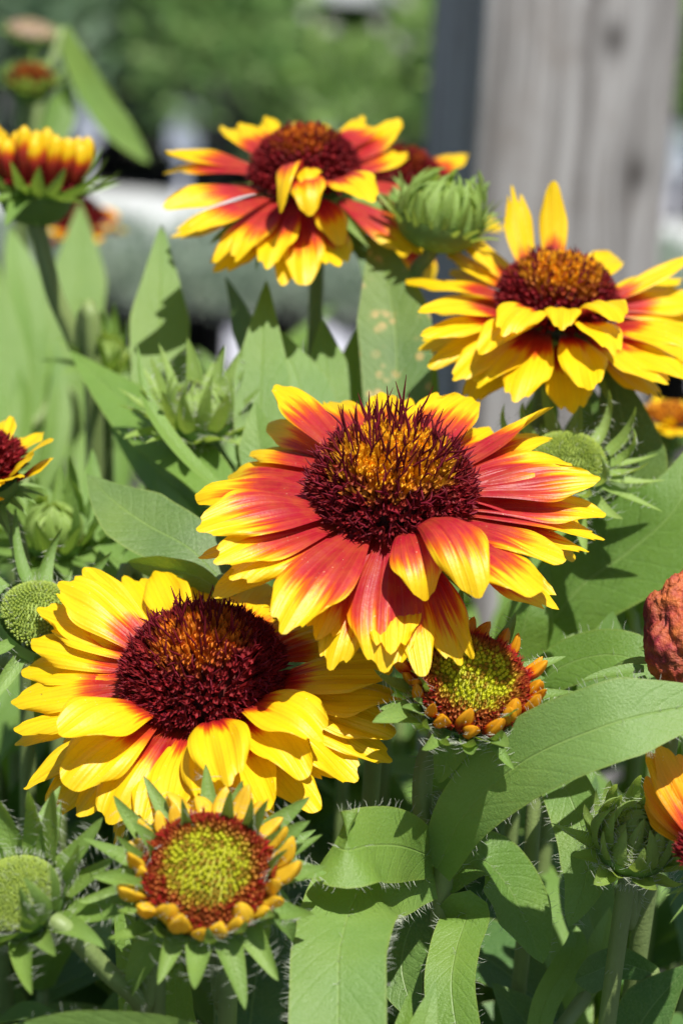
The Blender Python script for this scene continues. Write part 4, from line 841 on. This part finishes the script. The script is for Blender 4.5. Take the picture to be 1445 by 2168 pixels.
# ------------------------------------------------------------------ pot plants beyond the path
def foliage(mb, c, rx, rz, n, ls, cols, rng, up=.3, aspect=.42, zmin=0.0):
    for _ in range(n):
        d = nrm([rng.gauss(0, 1), rng.gauss(0, 1), rng.gauss(0, 1)]); rr = rng.random() ** .28; lump = .75 + .35 * mnoise.noise(Vector(d * 2.2) + Vector(c))
        p = np.array(c) + d * rr * lump * np.array((rx, rx, rz)); p[2] = max(p[2], zmin)
        ax = nrm(d + np.array([rng.gauss(0, .5), rng.gauss(0, .5), up + rng.gauss(0, .4)])); sd = nrm(np.cross(ax, nrm(d + np.array((0, 0, .8))) + np.array([rng.gauss(0, .45), rng.gauss(0, .45), rng.gauss(0, .45)]))); nn = np.cross(ax, sd); l = ls * rng.uniform(.6, 1.3); wd = l * aspect / 2
        V = [p, p + ax * l * .4 + sd * wd + nn * wd * .4, p + ax * l * .45, p + ax * l * .4 - sd * wd + nn * wd * .4, p + ax * l - nn * l * .12]
        mb.add(V, [(0, 1, 2), (0, 2, 3), (1, 4, 2), (2, 4, 3)], None, lerp(*rng.sample(cols, 2), rng.random()))
def pot_mesh(r, h):
    b = MB(); lathe(b, [(.001, .001), (r * .74, .001), (r * .93, h * .84), (r, h * .86), (r, h), (r * .94, h), (r * .9, h - .015), (.001, h - .015)], (0, 0, 0), 28); o = b.build('pot_body', M['pot']); me = o.data; bpy.data.objects.remove(o); return me
PM4 = pot_mesh(.052, .095); PM6 = pot_mesh(.088, .165)
def potted(name, label, group, x, y, pm, fol, stems=0, hz=.1):
    t = thing(name, label, 'plant', (x, y, 0), group); o = bpy.data.objects.new('pot_body', pm); sc.collection.objects.link(o); o.parent = t
    f = fol.build('foliage', M['foliage'], t, smooth=False); f['kind'] = 'stuff'
    for _ in range(stems):
        m = MB(); a = rng.uniform(0, 6.28); tube(m, [(x, y, hz - .03), (x + .02 * math.cos(a), y + .02 * math.sin(a), hz + .10), (x + .06 * math.cos(a), y + .06 * math.sin(a), hz + .22)], [.004, .002], 6, 8); m.build('stem', M['stem'], t)
    return t
def label_card(x, y, z, wd, ht, yaw, lean, label, group):
    Mx = np.array(Matrix.Rotation(yaw, 3, 'Z') @ Matrix.Rotation(lean, 3, 'X')); c = np.array((x, y, z)); t = thing('plant_label', label, 'label', (x, y, 0), group)
    m = MB(); k = []; r = wd * .18
    for i, (sx, sz) in enumerate(((1, 1), (-1, 1), (-1, -1), (1, -1))):
        for q in np.linspace(0, math.pi / 2, 5): k.append((sx * (wd / 2 - r) + r * math.cos(q + i * math.pi / 2), sz * (ht / 2 - r) + r * math.sin(q + i * math.pi / 2)))
    n = len(k); V = [Mx @ np.array((a, s, b)) + c for s in (-.0005, .0005) for a, b in k]
    m.add(V, [tuple(range(n)), tuple(range(n, 2 * n))[::-1]] + [(i, n + i, n + (i + 1) % n, (i + 1) % n) for i in range(n)]); m.build('card', M['tagw'], t, smooth=False)
    s = MB(); box(s, c + Mx @ np.array((0, .0012, -ht * .5 - .02)), wd * .28, .001, ht * .5 + .06, Mx); s.build('spike', M['tagw'], t, smooth=False)
SIL = [(.34, .43, .33), (.42, .50, .40), (.28, .37, .27), (.46, .52, .42)]
gs = 'silvery mounded plants in small black pots'; ls_ = 'silvery green mounded plant in a small black pot by the pale path'
gl = 'white labels in the small pots'; ll = 'white plant label stuck in a small black pot'
for k, px in enumerate(range(-60, 1700, 192)):
    b = G(px + rng.uniform(-12, 12), 822 + (px - 400) * .05); x, y = b[0], b[1]; m = MB(); foliage(m, (x, y, .110), .058, .055, 900, .017, SIL, rng, .5, .35, .075); potted('pot_plant', ls_, gs, x, y, PM4, m)
    label_card(x + rng.uniform(-.012, .012), y - .0535, .062, .040, .052, R(rng.uniform(-10, 10)), R(-9), ll, gl)
    b2 = (x * 1.045 + .05, y + .125); m = MB(); foliage(m, (b2[0], b2[1], .112), .060, .052, 700, .017, SIL, rng, .5, .35, .075); potted('pot_plant', ls_, gs, b2[0], b2[1], PM4, m)
GRN = [[(.20, .36, .11), (.28, .44, .15), (.15, .28, .09), (.36, .48, .20)], [(.23, .36, .21), (.29, .42, .27), (.18, .29, .16), (.42, .48, .38)], [(.26, .42, .11), (.33, .49, .14), (.19, .33, .10), (.32, .42, .20)]]
BL = [('bushy mid-green plant in a black pot across the path', 'mid-green bushes across the path'), ('bluish green plant in a black pot across the path', 'bluish green bushes across the path'), ('fresh yellow-green plant in a black pot across the path', 'yellow-green bushes across the path')]
for row, (yy, zt) in enumerate(((3.68, .36), (4.02, .42), (4.40, .46), (4.85, .50))):
    n = 6 + row
    for k in range(-2, n + 1):
        x = -.62 + k * .205 + .07 * (row % 2) + rng.uniform(-.03, .03); y = yy + rng.uniform(-.04, .04) - (x * .05); kd = rng.choice((0, 0, 1, 2) if x < .1 else (0, 1, 1, 2))
        if not -.24 * y / 1.3 - .2 < x < .24 * y / 1.3 + .25: continue
        zt_ = zt; zt = .15 if (row == 0 and abs(x - P(858, 45, 3.7)[0]) < .13) else zt_
        m = MB(); foliage(m, (x, y, (.06 if row == 0 else .10) + zt * .48), .165, zt * .56, 1700 if row < 2 else 900, .046, GRN[kd], rng, .6, .42, .05)
        for _ in range(rng.choice((0, 4, 9))):      # small pale blossoms
            a = rng.uniform(0, 6.28); q = np.array((x + .13 * math.cos(a), y - .10 * abs(math.sin(a)), .17 + zt * rng.uniform(.25, .95)))
            for j in range(6): dj = np.array((math.cos(j * 1.047), -.3, math.sin(j * 1.047))) * .010; sj = np.array((-math.sin(j * 1.047), 0, math.cos(j * 1.047))) * .004; m.add([q, q + dj * .6 + sj, q + dj, q + dj * .6 - sj], [(0, 1, 2, 3)], None, (.58, .54, .52))
        potted('pot_plant', BL[kd][0], BL[kd][1], x, y, PM6, m, 3 if zt == zt_ else 0, .16); zt = zt_
        if row == 0: label_card(x + rng.uniform(-.03, .03), y - .092, .10, .045, .07, R(rng.uniform(-15, 15)), R(-7), 'white plant label in a large black pot across the path', 'white labels across the path')

# white slatted stand among the far pots, beside the post
bb = P(858, 45, 4.02); bx, by_ = bb[0], 3.88
t = thing('plant_stand', 'white slatted plant stand among the green pot plants near the post', 'stand', (bx, by_, 0))
for sx in (-.62, 0):
    for sy in (0, .14):
        m = MB(); box(m, (bx + sx, by_ + sy, .21), .046, .040, .42); m.build('leg', M['white'], t, smooth=False)
m = MB(); box(m, (bx - .31, by_ + .002, .268), .570, .026, .030); m.build('stretcher', M['white'], t, smooth=False)
for k in range(3):
    m = MB(); box(m, (bx - .31, by_ - .004 + k * .074, .4325), .74, .062, .022); m.build('slat', M['white'], t, smooth=False)
